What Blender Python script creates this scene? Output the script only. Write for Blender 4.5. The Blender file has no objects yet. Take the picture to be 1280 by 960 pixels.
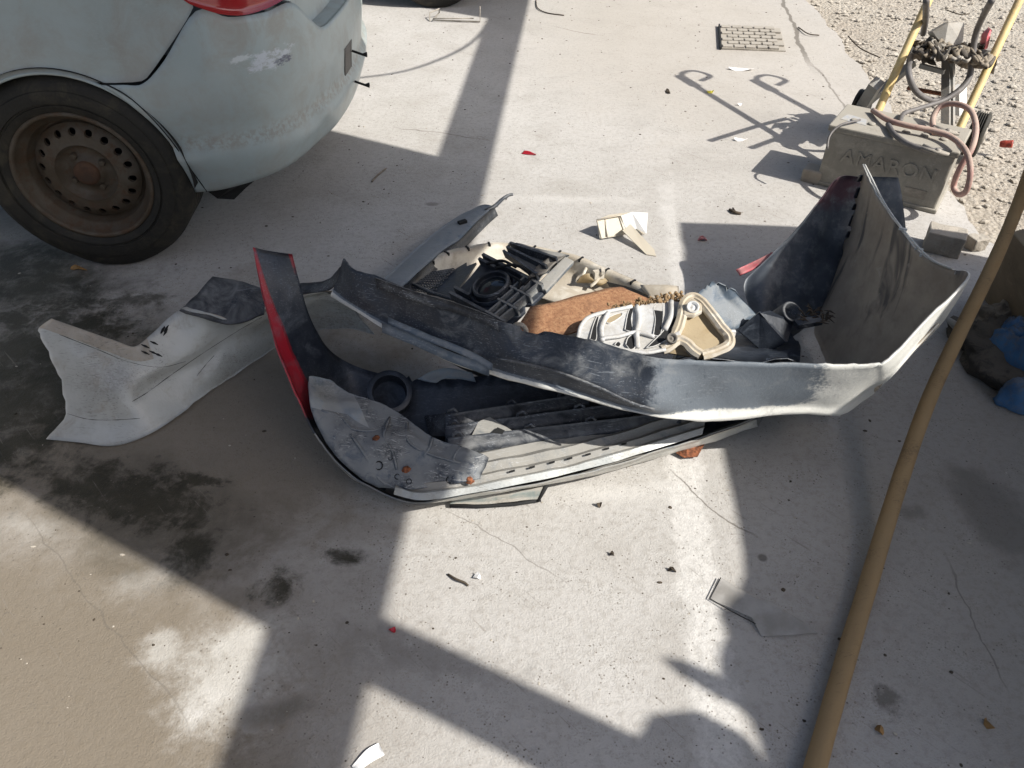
import bpy, bmesh, math, random
from mathutils import Vector, Matrix, noise
random.seed(11)
R = math.radians
V = Vector
scene = bpy.context.scene
col = scene.collection

# ------------------------------------------------------------------ camera, sky, sun, exposure
CAM_H, PITCH, FPX = 1.30, 41.0, 960.0
cd = bpy.data.cameras.new('camera'); cam = bpy.data.objects.new('camera', cd); col.objects.link(cam)
cd.sensor_width = 36.0; cd.lens = 36.0 * FPX / 1280.0; cd.clip_start = 0.02; cd.clip_end = 400
cam.location = (0, 0, CAM_H); cam.rotation_euler = (R(90 - PITCH), 0, 0)
scene.camera = cam
SUN_EL = 44.0
SH = V((-0.894, 0.447, 0))                     # ground direction in which shadows fall
K = 1 / math.tan(R(SUN_EL))
sunvec = V((-SH.x * math.cos(R(SUN_EL)), -SH.y * math.cos(R(SUN_EL)), math.sin(R(SUN_EL))))
w = bpy.data.worlds.new('World'); scene.world = w; w.use_nodes = True
nt = w.node_tree; bg = nt.nodes['Background']
sky = nt.nodes.new('ShaderNodeTexSky'); sky.sky_type = 'NISHITA'; sky.sun_disc = False
sky.sun_elevation = R(SUN_EL); sky.sun_rotation = math.atan2(sunvec.x, sunvec.y)
sky.air_density = 1.0; sky.dust_density = 2.5; sky.ozone_density = 1.0
nt.links.new(sky.outputs[0], bg.inputs[0]); bg.inputs[1].default_value = 0.115
sl = bpy.data.lights.new('sun', 'SUN'); sl.energy = 4.3; sl.angle = R(0.5); sl.color = (1.0, 0.965, 0.905)
so = bpy.data.objects.new('sun', sl); col.objects.link(so)
so.rotation_euler = sunvec.to_track_quat('Z', 'Y').to_euler(); so.location = (6, -3, 8)
scene.view_settings.view_transform = 'Standard'; scene.view_settings.look = 'None'
scene.view_settings.exposure = 0.58; scene.view_settings.gamma = 1.0
scene.cycles.max_bounces = 5; scene.cycles.diffuse_bounces = 3; scene.cycles.glossy_bounces = 2; scene.cycles.transparent_max_bounces = 6

# ------------------------------------------------------------------ measuring helpers
_f = V((0, math.cos(R(PITCH)), -math.sin(R(PITCH)))); _u = V((0, math.sin(R(PITCH)), math.cos(R(PITCH))))
def P(px, py, z=0.0):
    d = _f + V((1, 0, 0)) * ((px - 640) / FPX) + _u * ((480 - py) / FPX)
    t = (z - CAM_H) / d.z
    return V((0, 0, CAM_H)) + d * t
def PP(*a): return [P(*p) for p in a]

def cr(p0, p1, p2, p3, t):
    t2 = t * t; t3 = t2 * t
    return 0.5 * ((2 * p1) + (-p0 + p2) * t + (2 * p0 - 5 * p1 + 4 * p2 - p3) * t2 + (-p0 + 3 * p1 - 3 * p2 + p3) * t3)
def spline(pts, n):
    out = []; m = len(pts)
    for i in range(m - 1):
        a = pts[i - 1] if i > 0 else pts[i] * 2 - pts[i + 1]
        d = pts[i + 2] if i + 2 < m else pts[i + 1] * 2 - pts[i]
        for k in range(n): out.append(cr(a, pts[i], pts[i + 1], d, k / n))
    out.append(pts[-1].copy()); return out

class MB:
    def __init__(self): self.v = []; self.f = []; self.m = []; self.s = []
    def add(self, vs, fs, mi=0, smooth=False):
        o = len(self.v); self.v += [V(x) for x in vs]
        for k, f in enumerate(fs):
            self.f.append([i + o for i in f]); self.m.append(mi[k] if isinstance(mi, list) else mi); self.s.append(smooth)
    def box(self, c, x, y, z, mi=0):            # half axes as vectors
        c, x, y, z = V(c), V(x), V(y), V(z)
        vs = [c + x * a + y * b + z * d for a in (-1, 1) for b in (-1, 1) for d in (-1, 1)]
        self.add(vs, [(0, 1, 3, 2), (4, 6, 7, 5), (0, 4, 5, 1), (2, 3, 7, 6), (0, 2, 6, 4), (1, 5, 7, 3)], mi)
    def tube(self, pts, r, n=8, mi=0, closed=False, caps=True, flat=1.0):
        pts = [V(p) for p in pts]; m = len(pts); rings = []
        up = V((0, 0, 1)); prev = None
        for i, p in enumerate(pts):
            if closed: t = pts[(i + 1) % m] - pts[i - 1]
            else: t = pts[min(i + 1, m - 1)] - pts[max(i - 1, 0)]
            t.normalize()
            if prev is None:
                a = t.cross(up)
                if a.length < 1e-3: a = t.cross(V((1, 0, 0)))
            else: a = prev - t * prev.dot(t)
            a.normalize(); prev = a; b = t.cross(a)
            rr = r[i] if isinstance(r, (list, tuple)) else r
            rings.append([p + a * rr * math.cos(2 * math.pi * k / n) + b * rr * flat * math.sin(2 * math.pi * k / n) for k in range(n)])
        vs = [q for g in rings for q in g]; fs = []
        for i in range(m if closed else m - 1):
            j = (i + 1) % m
            for k in range(n): fs.append((i * n + k, i * n + (k + 1) % n, j * n + (k + 1) % n, j * n + k))
        if caps and not closed: fs += [tuple(range(n))[::-1], tuple((m - 1) * n + k for k in range(n))]
        self.add(vs, fs, mi, True)
    def lathe(self, prof, o, ax, n=40, mi=0, a0=0.0, a1=2 * math.pi, smooth=True):
        o = V(o); ax = V(ax).normalized(); e = ax.cross(V((0, 0, 1)))
        if e.length < 1e-3: e = V((1, 0, 0))
        e.normalize(); g = ax.cross(e); full = abs(a1 - a0 - 2 * math.pi) < 1e-4; cnt = n if full else n + 1
        vs = []
        for k in range(cnt):
            a = a0 + (a1 - a0) * k / n
            for (r, h) in prof: vs.append(o + ax * h + (e * math.cos(a) + g * math.sin(a)) * r)
        m = len(prof); fs = []
        for k in range(n):
            j = (k + 1) % cnt
            for i in range(m - 1): fs.append((k * m + i, k * m + i + 1, j * m + i + 1, j * m + i))
        self.add(vs, fs, mi, smooth)
    def plate(self, outline, th, mi=0, nrm=None):
        o = [V(p) for p in outline]; n = len(o)
        if nrm is None:
            nrm = V((0, 0, 0))
            for i in range(n): nrm += (o[i] - o[0]).cross(o[(i + 1) % n] - o[0])
            nrm.normalize()
            if nrm.dot(V((0, -.755, .656))) < 0: nrm = -nrm
        b = [p - nrm * th for p in o]
        fs = [tuple(range(n)), tuple(range(2 * n - 1, n - 1, -1))] + [(i, i + n, (i + 1) % n + n, (i + 1) % n) for i in range(n)]
        self.add(o + b, fs, mi)
    def grid(self, ctrl, nu=4, nv=4, th=0.004, mf=None, amp=0.0, ns=8.0, flip=False, tear=None, linear_v=False, seed=0.0, paint=None):
        """ctrl: list of columns, each a list of points; a thick curved sheet.
        mf(a, b, side) gives the material; side 0 is the face the normals look along."""
        cols_ = [spline(c, nv) if not linear_v else lin(c, nv) for c in ctrl]; nr = len(cols_[0])
        rows = [spline([c[j] for c in cols_], nu) for j in range(nr)]; nc = len(rows[0])
        g = [[rows[j][i].copy() for j in range(nr)] for i in range(nc)]
        nm = [[None] * nr for _ in range(nc)]
        for i in range(nc):
            for j in range(nr):
                du = g[min(i + 1, nc - 1)][j] - g[max(i - 1, 0)][j]; dv = g[i][min(j + 1, nr - 1)] - g[i][max(j - 1, 0)]
                q = du.cross(dv)
                if q.length < 1e-9: q = V((0, 0, 1))
                q.normalize(); nm[i][j] = -q if flip else q
        if amp:
            for i in range(nc):
                for j in range(nr):
                    p = g[i][j]; g[i][j] = p + nm[i][j] * (amp * noise.fractal(p * ns + V((seed, 0, 0)), 1.0, 2.0, 4))
        if tear: 
            for i in range(nc):
                for j in range(nr):
                    g[i][j] = g[i][j] + tear(i / (nc - 1), j / (nr - 1))
        vs = [g[i][j] for i in range(nc) for j in range(nr)] + [g[i][j] - nm[i][j] * th for i in range(nc) for j in range(nr)]
        N_ = nc * nr; fs = []; ms = []
        if paint: self.pa = [paint(i / (nc - 1), j / (nr - 1)) for i in range(nc) for j in range(nr)] * 2
        for i in range(nc - 1):
            for j in range(nr - 1):
                a, b, c, d = i * nr + j, (i + 1) * nr + j, (i + 1) * nr + j + 1, i * nr + j + 1
                fa, fb = (i + .5) / (nc - 1), (j + .5) / (nr - 1)
                f1 = (a, b, c, d) if not flip else (d, c, b, a); f2 = tuple(x + N_ for x in f1[::-1])
                fs += [f1, f2]; ms += [mf(fa, fb, 0) if mf else 0, mf(fa, fb, 1) if mf else 0]
        def strip(idx, fa, fb):
            for k in range(len(idx) - 1):
                fs.append((idx[k], idx[k + 1], idx[k + 1] + N_, idx[k] + N_)); ms.append(mf(fa if fa is not None else k / len(idx), fb if fb is not None else k / len(idx), 0) if mf else 0)
        strip([j for j in range(nr)], 0.001, None); strip([(nc - 1) * nr + j for j in range(nr)], .999, None)
        strip([i * nr for i in range(nc)], None, 0.001); strip([i * nr + nr - 1 for i in range(nc)], None, .999)
        self.add(vs, fs, ms, True)
        return g, nm
    def build(self, name, mats, parent=None, loc=None, kind=None, recalc=False):
        if not isinstance(mats, (list, tuple)): mats = [mats]
        off = V((0, 0, 0))
        if parent is not None: off = V(parent['_o'])
        elif loc is not None: off = V(loc)
        me = bpy.data.meshes.new(name); me.from_pydata([tuple(p - off) for p in self.v], [], self.f)
        if getattr(self, 'pa', None): me.attributes.new('paint', 'FLOAT', 'POINT').data.foreach_set('value', self.pa)
        for m in mats: me.materials.append(m)
        me.polygons.foreach_set('material_index', self.m); me.polygons.foreach_set('use_smooth', self.s); me.update()
        if recalc:
            bm = bmesh.new(); bm.from_mesh(me); bmesh.ops.recalc_face_normals(bm, faces=bm.faces); bm.to_mesh(me); bm.free()
        o = bpy.data.objects.new(name, me); col.objects.link(o); o['_o'] = tuple(off)
        if parent is not None: o.parent = parent; o.location = (0, 0, 0)
        else: o.location = off
        if kind: o['kind'] = kind
        return o
def lin(c, n):
    out = []
    for i in range(len(c) - 1):
        for k in range(n): out.append(c[i].lerp(c[i + 1], k / n))
    out.append(c[-1].copy()); return out
def tag(o, label, cat, group=None):
    o['label'] = label; o['category'] = cat
    if group: o['group'] = group
    return o
def thing(name, loc, label, cat, group=None):
    o = bpy.data.objects.new(name, None); col.objects.link(o); o.location = loc; o['_o'] = tuple(loc); o.empty_display_size = .1
    return tag(o, label, cat, group)
def edge_split(o, ang=35):
    m = o.modifiers.new('split', 'EDGE_SPLIT'); m.split_angle = R(ang); return o
def bev(o, wd=.003, seg=2):
    m = o.modifiers.new('bevel', 'BEVEL'); m.width = wd; m.segments = seg; m.limit_method = 'ANGLE'; m.angle_limit = R(40); return o

# ------------------------------------------------------------------ material helpers
class NT:
    def __init__(self, name):
        self.mat = bpy.data.materials.new(name); self.mat.use_nodes = True; self.t = self.mat.node_tree
        self.b = self.t.nodes['Principled BSDF']; self.tc = self.t.nodes.new('ShaderNodeTexCoord'); self.pos = self.tc.outputs['Object']
    def n(self, ty, **kw):
        x = self.t.nodes.new(ty)
        for k, v in kw.items():
            if k.startswith('_'): setattr(x, k[1:], v)
        return x
    def put(self, sock, v):
        if isinstance(v, bpy.types.NodeSocket): self.t.links.new(v, sock)
        elif isinstance(v, (tuple, list)) and len(v) == 3 and sock.type == 'RGBA': sock.default_value = (*v, 1)
        else: sock.default_value = v
    def math(self, op, a, b=0.0, c=0.0, clamp=False):
        x = self.n('ShaderNodeMath', _operation=op, _use_clamp=clamp); self.put(x.inputs[0], a); self.put(x.inputs[1], b); self.put(x.inputs[2], c); return x.outputs[0]
    def noise(self, scale, detail=5, rough=.6, vec=None, dist=0.0, w=None):
        x = self.n('ShaderNodeTexNoise'); self.put(x.inputs['Vector'], vec or self.pos)
        x.inputs['Scale'].default_value = scale; x.inputs['Detail'].default_value = detail; x.inputs['Roughness'].default_value = rough; x.inputs['Distortion'].default_value = dist
        return x.outputs['Fac']
    def map(self, rot=(0, 0, 0), sc=(1, 1, 1), loc=(0, 0, 0), vec=None):
        x = self.n('ShaderNodeMapping'); self.put(x.inputs['Vector'], vec or self.pos); x.inputs['Rotation'].default_value = rot; x.inputs['Scale'].default_value = sc; x.inputs['Location'].default_value = loc; return x.outputs[0]
    def ramp(self, v, lo, hi, a=0.0, b=1.0, smooth=True):
        x = self.n('ShaderNodeMapRange'); x.interpolation_type = 'SMOOTHSTEP' if smooth else 'LINEAR'; self.put(x.inputs[0], v)
        for i, q in enumerate((lo, hi, a, b)): x.inputs[i + 1].default_value = q
        return x.outputs[0]
    def mix(self, f, a, b):
        x = self.n('ShaderNodeMix', _data_type='RGBA'); self.put(x.inputs[0], f); self.put(x.inputs[6], a); self.put(x.inputs[7], b); return x.outputs[2]
    def vor(self, scale, feature='F1', vec=None):
        x = self.n('ShaderNodeTexVoronoi', _feature=feature); self.put(x.inputs['Vector'], vec or self.pos); x.inputs['Scale'].default_value = scale; return x
    def bump(self, h, strength=.3, dist=.004, prev=None):
        x = self.n('ShaderNodeBump'); x.inputs['Strength'].default_value = strength; x.inputs['Distance'].default_value = dist; self.put(x.inputs['Height'], h)
        if prev: self.put(x.inputs['Normal'], prev)
        return x.outputs[0]
    def up(self):
        g = self.n('ShaderNodeNewGeometry'); s = self.n('ShaderNodeSeparateXYZ'); self.put(s.inputs[0], g.outputs['Normal']); return s.outputs[2]
    def done(self, c=None, rough=None, nrm=None, metal=None, spec=None, **kw):
        for k, v in (('Base Color', c), ('Roughness', rough), ('Normal', nrm), ('Metallic', metal), ('Specular IOR Level', spec)):
            if v is not None: self.put(self.b.inputs[k], v)
        for k, v in kw.items(): self.put(self.b.inputs[k.replace('_', ' ')], v)
        return self.mat

def worn(name, c1, c2, dust=(.36, .32, .27), dust_lo=.5, dust_hi=.75, dust_max=.7, rough=.5, scale=7., scratch=0.0, scol=(.45, .45, .44), bump=.15, grime=(.06, .05, .04), grime_amt=.25, metal=0.0, updust=0.25, blend=None):
    t = NT(name)
    n1 = t.noise(scale, 5, .62); n2 = t.noise(scale * 2.6, 5, .72, vec=t.map(loc=(3.1, 1.7, .4)), dist=.6); h = t.noise(scale * 22, 3, .6)
    c = t.mix(t.ramp(n1, .35, .65), c1, c2)
    if blend:                                     # second and third colours of the same moulding, laid out by the part's own paint line
        at = t.n('ShaderNodeAttribute', _attribute_name='paint'); f = t.math('ADD', at.outputs['Fac'], t.math('MULTIPLY_ADD', n2, .5, -.25))
        f = t.math('ADD', f, t.math('MULTIPLY_ADD', h, .2, -.1))
        c = t.mix(t.ramp(f, .25, .42), c, blend[0]); c = t.mix(t.ramp(f, .62, .78), c, blend[1])
    up = t.math('MULTIPLY', t.ramp(t.up(), .0, 1.0), updust)
    dm = t.ramp(t.math('ADD', n2, up), dust_lo, dust_hi, 0, dust_max)
    c = t.mix(dm, c, dust)
    c = t.mix(t.math('MULTIPLY', t.ramp(n1, .50, .72, 0, grime_amt), t.ramp(h, .35, .6)), c, grime)
    if scratch:
        gate = t.ramp(n1, .42, .58)
        for k, rz in enumerate((.36, .08, -.25)):
            v = t.noise(9, 2, .5, vec=t.map(sc=(.9, 40, 40), loc=(k * 5, 0, 0), vec=t.map(rot=(0, 0, rz))))
            c = t.mix(t.math('MULTIPLY', t.math('MULTIPLY', t.ramp(v, .635, .70), gate), scratch), c, scol)
    r = t.math('ADD', t.math('MULTIPLY', dm, max(0, .9 - rough)), t.math('ADD', rough - .06, t.math('MULTIPLY', n1, .12)), clamp=True)
    return t.done(c, r, t.bump(h, bump * 1.5, .003), metal)

def plain(name, c, rough=.6, metal=0.0, var=.25, scale=20, bump=.1):
    t = NT(name); n1 = t.noise(scale, 5, .6)
    d = tuple(x * (1 - var) for x in c); e = tuple(min(1, x * (1 + var)) for x in c)
    return t.done(t.mix(t.ramp(n1, .3, .7), d, e), rough, t.bump(n1, bump, .002), metal)

def make_concrete():
    t = NT('concrete_floor')
    lo_n = t.noise(4.5, 5, .68, dist=.3); hi_n = t.noise(13, 6, .72, vec=t.map(loc=(3, 8, 0)), dist=.3)
    fine_n = t.noise(60, 4, .75); grain = t.noise(260, 2, .6)
    def blob(cx, cy, rx, ry, rot, amp=.9, fine=0, lo=.55, hi=1.15, box=False):
        v = t.map(loc=(-cx, -cy, 0)); v = t.map(rot=(0, 0, -rot), sc=(1 / rx, 1 / ry, 0), vec=v) if rot == 0 else t.map(sc=(1 / rx, 1 / ry, 0), vec=t.map(rot=(0, 0, -rot), vec=v))
        if box:
            s = t.n('ShaderNodeSeparateXYZ'); t.put(s.inputs[0], v)
            d = t.math('MAXIMUM', t.math('ABSOLUTE', s.outputs[0]), t.math('ABSOLUTE', s.outputs[1]))
        else:
            l = t.n('ShaderNodeVectorMath', _operation='LENGTH'); t.put(l.inputs[0], v); d = l.outputs['Value']
        d = t.math('ADD', d, t.math('MULTIPLY_ADD', hi_n if fine else lo_n, amp * 2, -amp))
        if fine: d = t.math('ADD', d, t.math('MULTIPLY_ADD', fine_n, .7, -.35))
        return t.ramp(d, lo, hi, 1, 0)
    def bp(px, py, *a, **k): p = P(px, py); return blob(p.x, p.y, *a, **k)
    def mx(*m):
        r = m[0]
        for q in m[1:]: r = t.math('MAXIMUM', r, q)
        return r
    def sc_(m, f): return t.math('MULTIPLY', m, f)
    big = t.noise(.9, 4, .6, dist=.4); fine = fine_n
    c = t.mix(t.ramp(big, .3, .7), (.425, .405, .375), (.49, .472, .445))
    c = t.mix(t.ramp(lo_n, .42, .75, 0, .5), c, (.32, .295, .26))
    c = t.mix(t.ramp(hi_n, .50, .75, 0, .35), c, (.54, .525, .495))
    c = t.mix(t.ramp(fine, .45, .68, 0, .5), c, (.30, .275, .245)); c = t.mix(t.math('MULTIPLY', t.ramp(grain, .52, .68, 0, .55), t.ramp(hi_n, .4, .6)), c, (.24, .22, .19))
    # trowel sweeps
    sw = t.noise(2.4, 4, .65, vec=t.map(rot=(0, 0, .55), sc=(2.2, 12, 1)), dist=1.2); c = t.mix(t.ramp(sw, .58, .74, 0, .28), c, (.31, .285, .255))
    # dusty brown areas; last blob also paints deeper shade on the left floor
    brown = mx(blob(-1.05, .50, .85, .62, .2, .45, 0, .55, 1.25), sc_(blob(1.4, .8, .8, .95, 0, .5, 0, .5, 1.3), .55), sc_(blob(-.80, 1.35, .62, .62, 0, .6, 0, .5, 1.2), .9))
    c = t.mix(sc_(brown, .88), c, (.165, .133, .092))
    farb = blob(1.1, 4.2, 1.1, 1.6, .3, .6, 0, .4, 1.3); c = t.mix(sc_(farb, .45), c, (.40, .36, .305))
    # plaster spill along the old joint and across
    wh = mx(blob(.368, .86, .040, .75, -.075, 1.3, 1, .7, 1.25, box=True), sc_(blob(.24, 1.13, .20, .035, .05, 1.2, 1, .1, 1.2, box=True), .7),
            sc_(blob(.53, 2.2, .035, .50, -.08, 1.2, 1, .1, 1.2, box=True), .75), sc_(blob(.2, 2.5, .42, .035, -.04, 1.2, 1, .05, 1.2, box=True), .55),
            sc_(bp(255, 890, .05, .05, .4, 1.4, 1, .0, .9), .8))
    bare = mx(bp(285, 850, .13, .15, .4, .8, 1, .1, 1.1), bp(300, 800, .14, .07, .4, .9, 1, .0, 1.1), sc_(bp(205, 810, .07, .05, 0, 1.0, 1, .0, 1.1), .8), sc_(bp(40, 660, .12, .04, -.3, 1.0, 1, 0, 1.1), .5), sc_(bp(190, 720, .14, .05, .5, 1.1, 1, -.2, 1.1), .5))
    c = t.mix(sc_(bare, .85), c, t.mix(fine_n, (.54, .52, .48), (.44, .42, .38)))
    c = t.mix(t.math('MULTIPLY', wh, t.ramp(fine, .35, .62, .15, .85)), c, (.62, .60, .565))
    # oil and wet patches left
    oil = mx(bp(0, 480, .38, .54, 0, .7, 1, .5, 1.1), bp(160, 620, .29, .11, -.35, .9, 1, .4, 1.15), sc_(bp(190, 640, .36, .17, -.35, .9, 0, .1, 1.2), .6), bp(-10, 345, .50, .26, 0, .7, 0, .5, 1.1),
             bp(255, 600, .10, .03, -.1, 1.2, 1, .4, .9), bp(235, 690, .10, .12, .4, 1.2, 1, 0, 1.05), bp(345, 735, .05, .05, 0, 1.5, 1, .3, 1.1), bp(425, 695, .06, .025, -.1, 1.4, 1, .3, 1.1),
             sc_(bp(165, 375, .13, .05, .1, 1.4, 1, .3, 1.0), .8), sc_(bp(120, 480, .3, .06, .3, 1.2, 0, .2, 1.0), .6))
    oil = t.math('MULTIPLY', oil, t.ramp(hi_n, .68, .45, .7, 1.0)); c = t.mix(sc_(oil, .93), c, t.mix(t.ramp(lo_n, .35, .65), (.020, .018, .009), (.045, .039, .024)))
    spots = mx(bp(1105, 880, .045, .045, 0, 1.6, 1, .2, .9), sc_(bp(1245, 640, .10, .22, 0, 1.1, 0, .3, 1.0), .7), sc_(bp(1130, 640, .06, .03, 0, 1.6, 1, .1, .9), .6), bp(953, 697, .012, .012, 0, .4, 1, .5, 1),
               sc_(bp(540, 255, .03, .015, 0, .8, 1, .4, 1), .7), sc_(bp(340, 890, .10, .03, .2, 1.3, 1, .2, 1), .7), sc_(bp(530, 820, .3, .05, -.2, 1.4, 1, .1, 1), .45))
    c = t.mix(sc_(spots, .7), c, (.09, .08, .065))
    # cracks and the cut beside the drain
    def seg(a, b, w, f):
        p, q = P(*a), P(*b); m = (p + q) / 2; return sc_(blob(m.x, m.y, w, (q - p).length / 2, math.atan2(q.y - p.y, q.x - p.x) - math.pi / 2, 0, 0, .6, 1.3, box=True), f)
    v0 = t.pos; wob = t.n('ShaderNodeVectorMath', _operation='ADD'); sca = t.n('ShaderNodeVectorMath', _operation='SCALE'); nz = t.n('ShaderNodeTexNoise'); nz.inputs['Scale'].default_value = 5; nz.inputs['Detail'].default_value = 4; t.put(nz.inputs['Vector'], t.pos)
    t.put(sca.inputs[0], nz.outputs['Color']); sca.inputs['Scale'].default_value = .10; t.put(wob.inputs[0], t.pos); t.put(wob.inputs[1], sca.outputs[0]); wsub = t.n('ShaderNodeVectorMath', _operation='SUBTRACT'); t.put(wsub.inputs[0], wob.outputs[0]); wsub.inputs[1].default_value = (.05, .05, .05); t.pos = wsub.outputs[0]
    cr_ = mx(seg((974, -10), (1013, 80), .012, .8), seg((1013, 80), (1075, 150), .006, .6), seg((500, 160), (600, 172), .003, .6), seg((835, 590), (945, 668), .0022, .7), seg((690, 33), (745, 44), .004, .5), seg((560, 640), (700, 720), .0016, .45), seg((1180, 700), (1255, 860), .0018, .6), seg((30, 640), (230, 905), .0016, .4)); t.pos = v0
    c = t.mix(cr_, c, (.13, .115, .095))
    # specks and pits
    vd = t.vor(95); c = t.mix(t.math('MULTIPLY', t.ramp(vd.outputs['Distance'], .08, .22, 1, 0), t.ramp(hi_n, .46, .56)), c, (.15, .13, .105))
    scr = t.noise(6, 3, .6, vec=t.map(sc=(1, 22, 1), vec=t.map(rot=(0, 0, .8)))); c = t.mix(t.math('MULTIPLY', t.ramp(scr, .63, .68, 0, .5), t.ramp(lo_n, .48, .58)), c, (.22, .195, .165))
    vd2 = t.vor(26); c = t.mix(t.math('MULTIPLY', t.ramp(vd2.outputs['Distance'], .03, .07, 1, 0), t.ramp(lo_n, .5, .56)), c, (.09, .075, .06))
    h = t.math('ADD', t.math('MULTIPLY', fine, .8), t.math('ADD', t.math('MULTIPLY', grain, .5), t.math('MULTIPLY', hi_n, .5)))
    r = t.math('SUBTRACT', .93, sc_(oil, .38))
    return t.done(c, r, t.bump(h, .5, .005), spec=.3)

def make_dirt():
    t = NT('dirt_ground'); a = t.noise(2.5, 7, .65); b = t.noise(22, 7, .7, dist=.4); g = t.vor(60)
    c = t.mix(t.ramp(a, .3, .7), (.37, .325, .265), (.44, .40, .335)); c = t.mix(t.ramp(b, .45, .7, 0, .6), c, (.29, .245, .195))
    c = t.mix(t.ramp(g.outputs['Distance'], .1, .5, .35, 0), c, (.52, .49, .44))
    h = t.math('ADD', t.math('MULTIPLY', b, 1.6), t.math('MULTIPLY', g.outputs['Distance'], -.7))
    return t.done(c, .95, t.bump(h, .9, .012), spec=.2)

M = {}
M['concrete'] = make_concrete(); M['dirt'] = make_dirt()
M['black'] = worn('black_bumper_plastic', (.018, .021, .027), (.045, .051, .062), dust=(.22, .22, .215), dust_lo=.46, dust_hi=.85, dust_max=.75, rough=.42, scratch=.85, scol=(.30, .32, .34), updust=.12)
M['blackin'] = worn('dark_inner_plastic', (.014, .018, .026), (.032, .039, .052), dust=(.10, .12, .15), dust_lo=.55, dust_hi=.85, dust_max=.6, rough=.38, scratch=.25, scol=(.2, .22, .25), updust=.1)
M['greydust'] = worn('dusty_grey_plastic', (.10, .115, .13), (.17, .185, .195), dust=(.33, .31, .27), dust_lo=.45, dust_hi=.72, dust_max=.75, rough=.6, scratch=.6, scol=(.42, .42, .41))
M['recess'] = worn('brown_grey_plastic', (.085, .078, .07), (.12, .11, .10), dust=(.2, .18, .15), rough=.55, scratch=.2)
M['white'] = worn('dusty_white_paint', (.64, .63, .58), (.55, .54, .49), dust=(.40, .36, .30), dust_lo=.52, dust_hi=.8, dust_max=.65, rough=.34, scratch=.55, scol=(.15, .14, .13), grime_amt=.45, grime=(.13, .11, .09), updust=.05)
M['innerwhite'] = worn('grimy_inner_skin', (.46, .385, .30), (.35, .285, .22), dust=(.40, .35, .28), dust_lo=.45, dust_hi=.8, dust_max=.6, rough=.7, scratch=.2, scol=(.3, .28, .25), grime_amt=.8, grime=(.035, .03, .026))
M['mint'] = worn('pale_green_car_paint', (.42, .475, .46), (.38, .435, .42), dust=(.34, .31, .265), dust_lo=.40, dust_hi=.80, dust_max=.7, rough=.34, scale=3.2, scratch=.12, scol=(.6, .62, .6), bump=.04, grime_amt=.15, grime=(.2, .18, .15), updust=.16)
M['carwhite'] = worn('off_white_bumper_paint', (.44, .455, .44), (.36, .37, .355), dust=(.29, .265, .22), dust_lo=.50, dust_hi=.80, dust_max=.7, rough=.30, scratch=.7, scol=(.16, .16, .15), grime_amt=.35, grime=(.15, .13, .11), updust=.06)
M['ivory'] = worn('ivory_bumper_back', (.64, .60, .52), (.57, .53, .45), dust=(.36, .30, .22), dust_lo=.5, dust_hi=.8, dust_max=.7, rough=.6, grime_amt=.45, grime=(.2, .155, .1))
M['red'] = worn('red_paint', (.42, .012, .025), (.32, .01, .02), dust=(.30, .14, .13), dust_lo=.55, dust_hi=.9, dust_max=.5, rough=.3, scratch=.4, scol=(.5, .25, .25), bump=.03, updust=.0)
M['pink'] = worn('faded_red_paint', (.55, .13, .15), (.48, .09, .11), rough=.4, dust_max=.4)
M['bluegrey'] = worn('blue_grey_trim', (.085, .115, .15), (.12, .15, .185), dust=(.26, .27, .27), dust_max=.6, rough=.42, scratch=.5, scol=(.34, .36, .38))
M['primer'] = worn('light_blue_grey_overspray', (.26, .30, .33), (.20, .235, .265), dust=(.34, .33, .30), dust_max=.6, rough=.5, scratch=.5, grime_amt=.6, grime=(.05, .06, .07))
M['alloy'] = worn('dull_cast_alloy', (.62, .62, .61), (.50, .50, .49), dust=(.38, .35, .30), dust_lo=.58, dust_hi=.85, dust_max=.6, rough=.5, grime_amt=.5, grime=(.10, .085, .07), metal=.05)
M['beige'] = worn('beige_plastic', (.60, .56, .48), (.52, .47, .39), dust=(.36, .29, .19), dust_lo=.5, dust_hi=.8, dust_max=.7, rough=.5, grime_amt=.3, grime=(.25, .18, .10))
M['tan'] = worn('tan_pocket', (.30, .225, .125), (.24, .175, .09), dust=(.4, .33, .22), dust_max=.5, rough=.6)
M['battery'] = worn('grey_battery_case', (.20, .185, .155), (.25, .232, .195), dust=(.40, .37, .31), dust_lo=.42, dust_hi=.75, dust_max=.6, rough=.6, scratch=.25, grime_amt=.35, updust=.35)
M['yellow'] = worn('faded_yellow_paint', (.72, .54, .23), (.66, .47, .18), dust=(.5, .40, .25), dust_max=.5, rough=.5, grime_amt=.5, grime=(.14, .09, .05))
M['hose'] = worn('dusty_ochre_pipe', (.31, .195, .085), (.24, .15, .065), dust=(.31, .215, .11), dust_lo=.42, dust_hi=.72, dust_max=.7, rough=.72, scratch=.5, scol=(.12, .08, .045), grime_amt=.85, grime=(.12, .08, .05), scale=10)
M['steel'] = worn('grey_steel', (.30, .30, .29), (.22, .22, .21), rough=.5, metal=.4)
M['cable'] = plain('grey_cable', (.13, .12, .115), .6)
M['redcable'] = worn('faded_pink_cable', (.40, .23, .20), (.34, .20, .17), dust=(.45, .36, .29), dust_max=.7, rough=.6)
M['rubber'] = worn('old_tyre_rubber', (.013, .012, .009), (.022, .020, .015), dust=(.07, .06, .04), dust_lo=.44, dust_hi=.74, dust_max=.75, rough=.75, scale=5, bump=.3, updust=0)
M['rim'] = worn('rusty_steel_rim', (.075, .056, .036), (.115, .098, .075), dust=(.10, .05, .024), dust_lo=.45, dust_hi=.72, dust_max=.75, rough=.65, scale=9, metal=.25, updust=0, grime=(.04, .025, .015))
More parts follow.
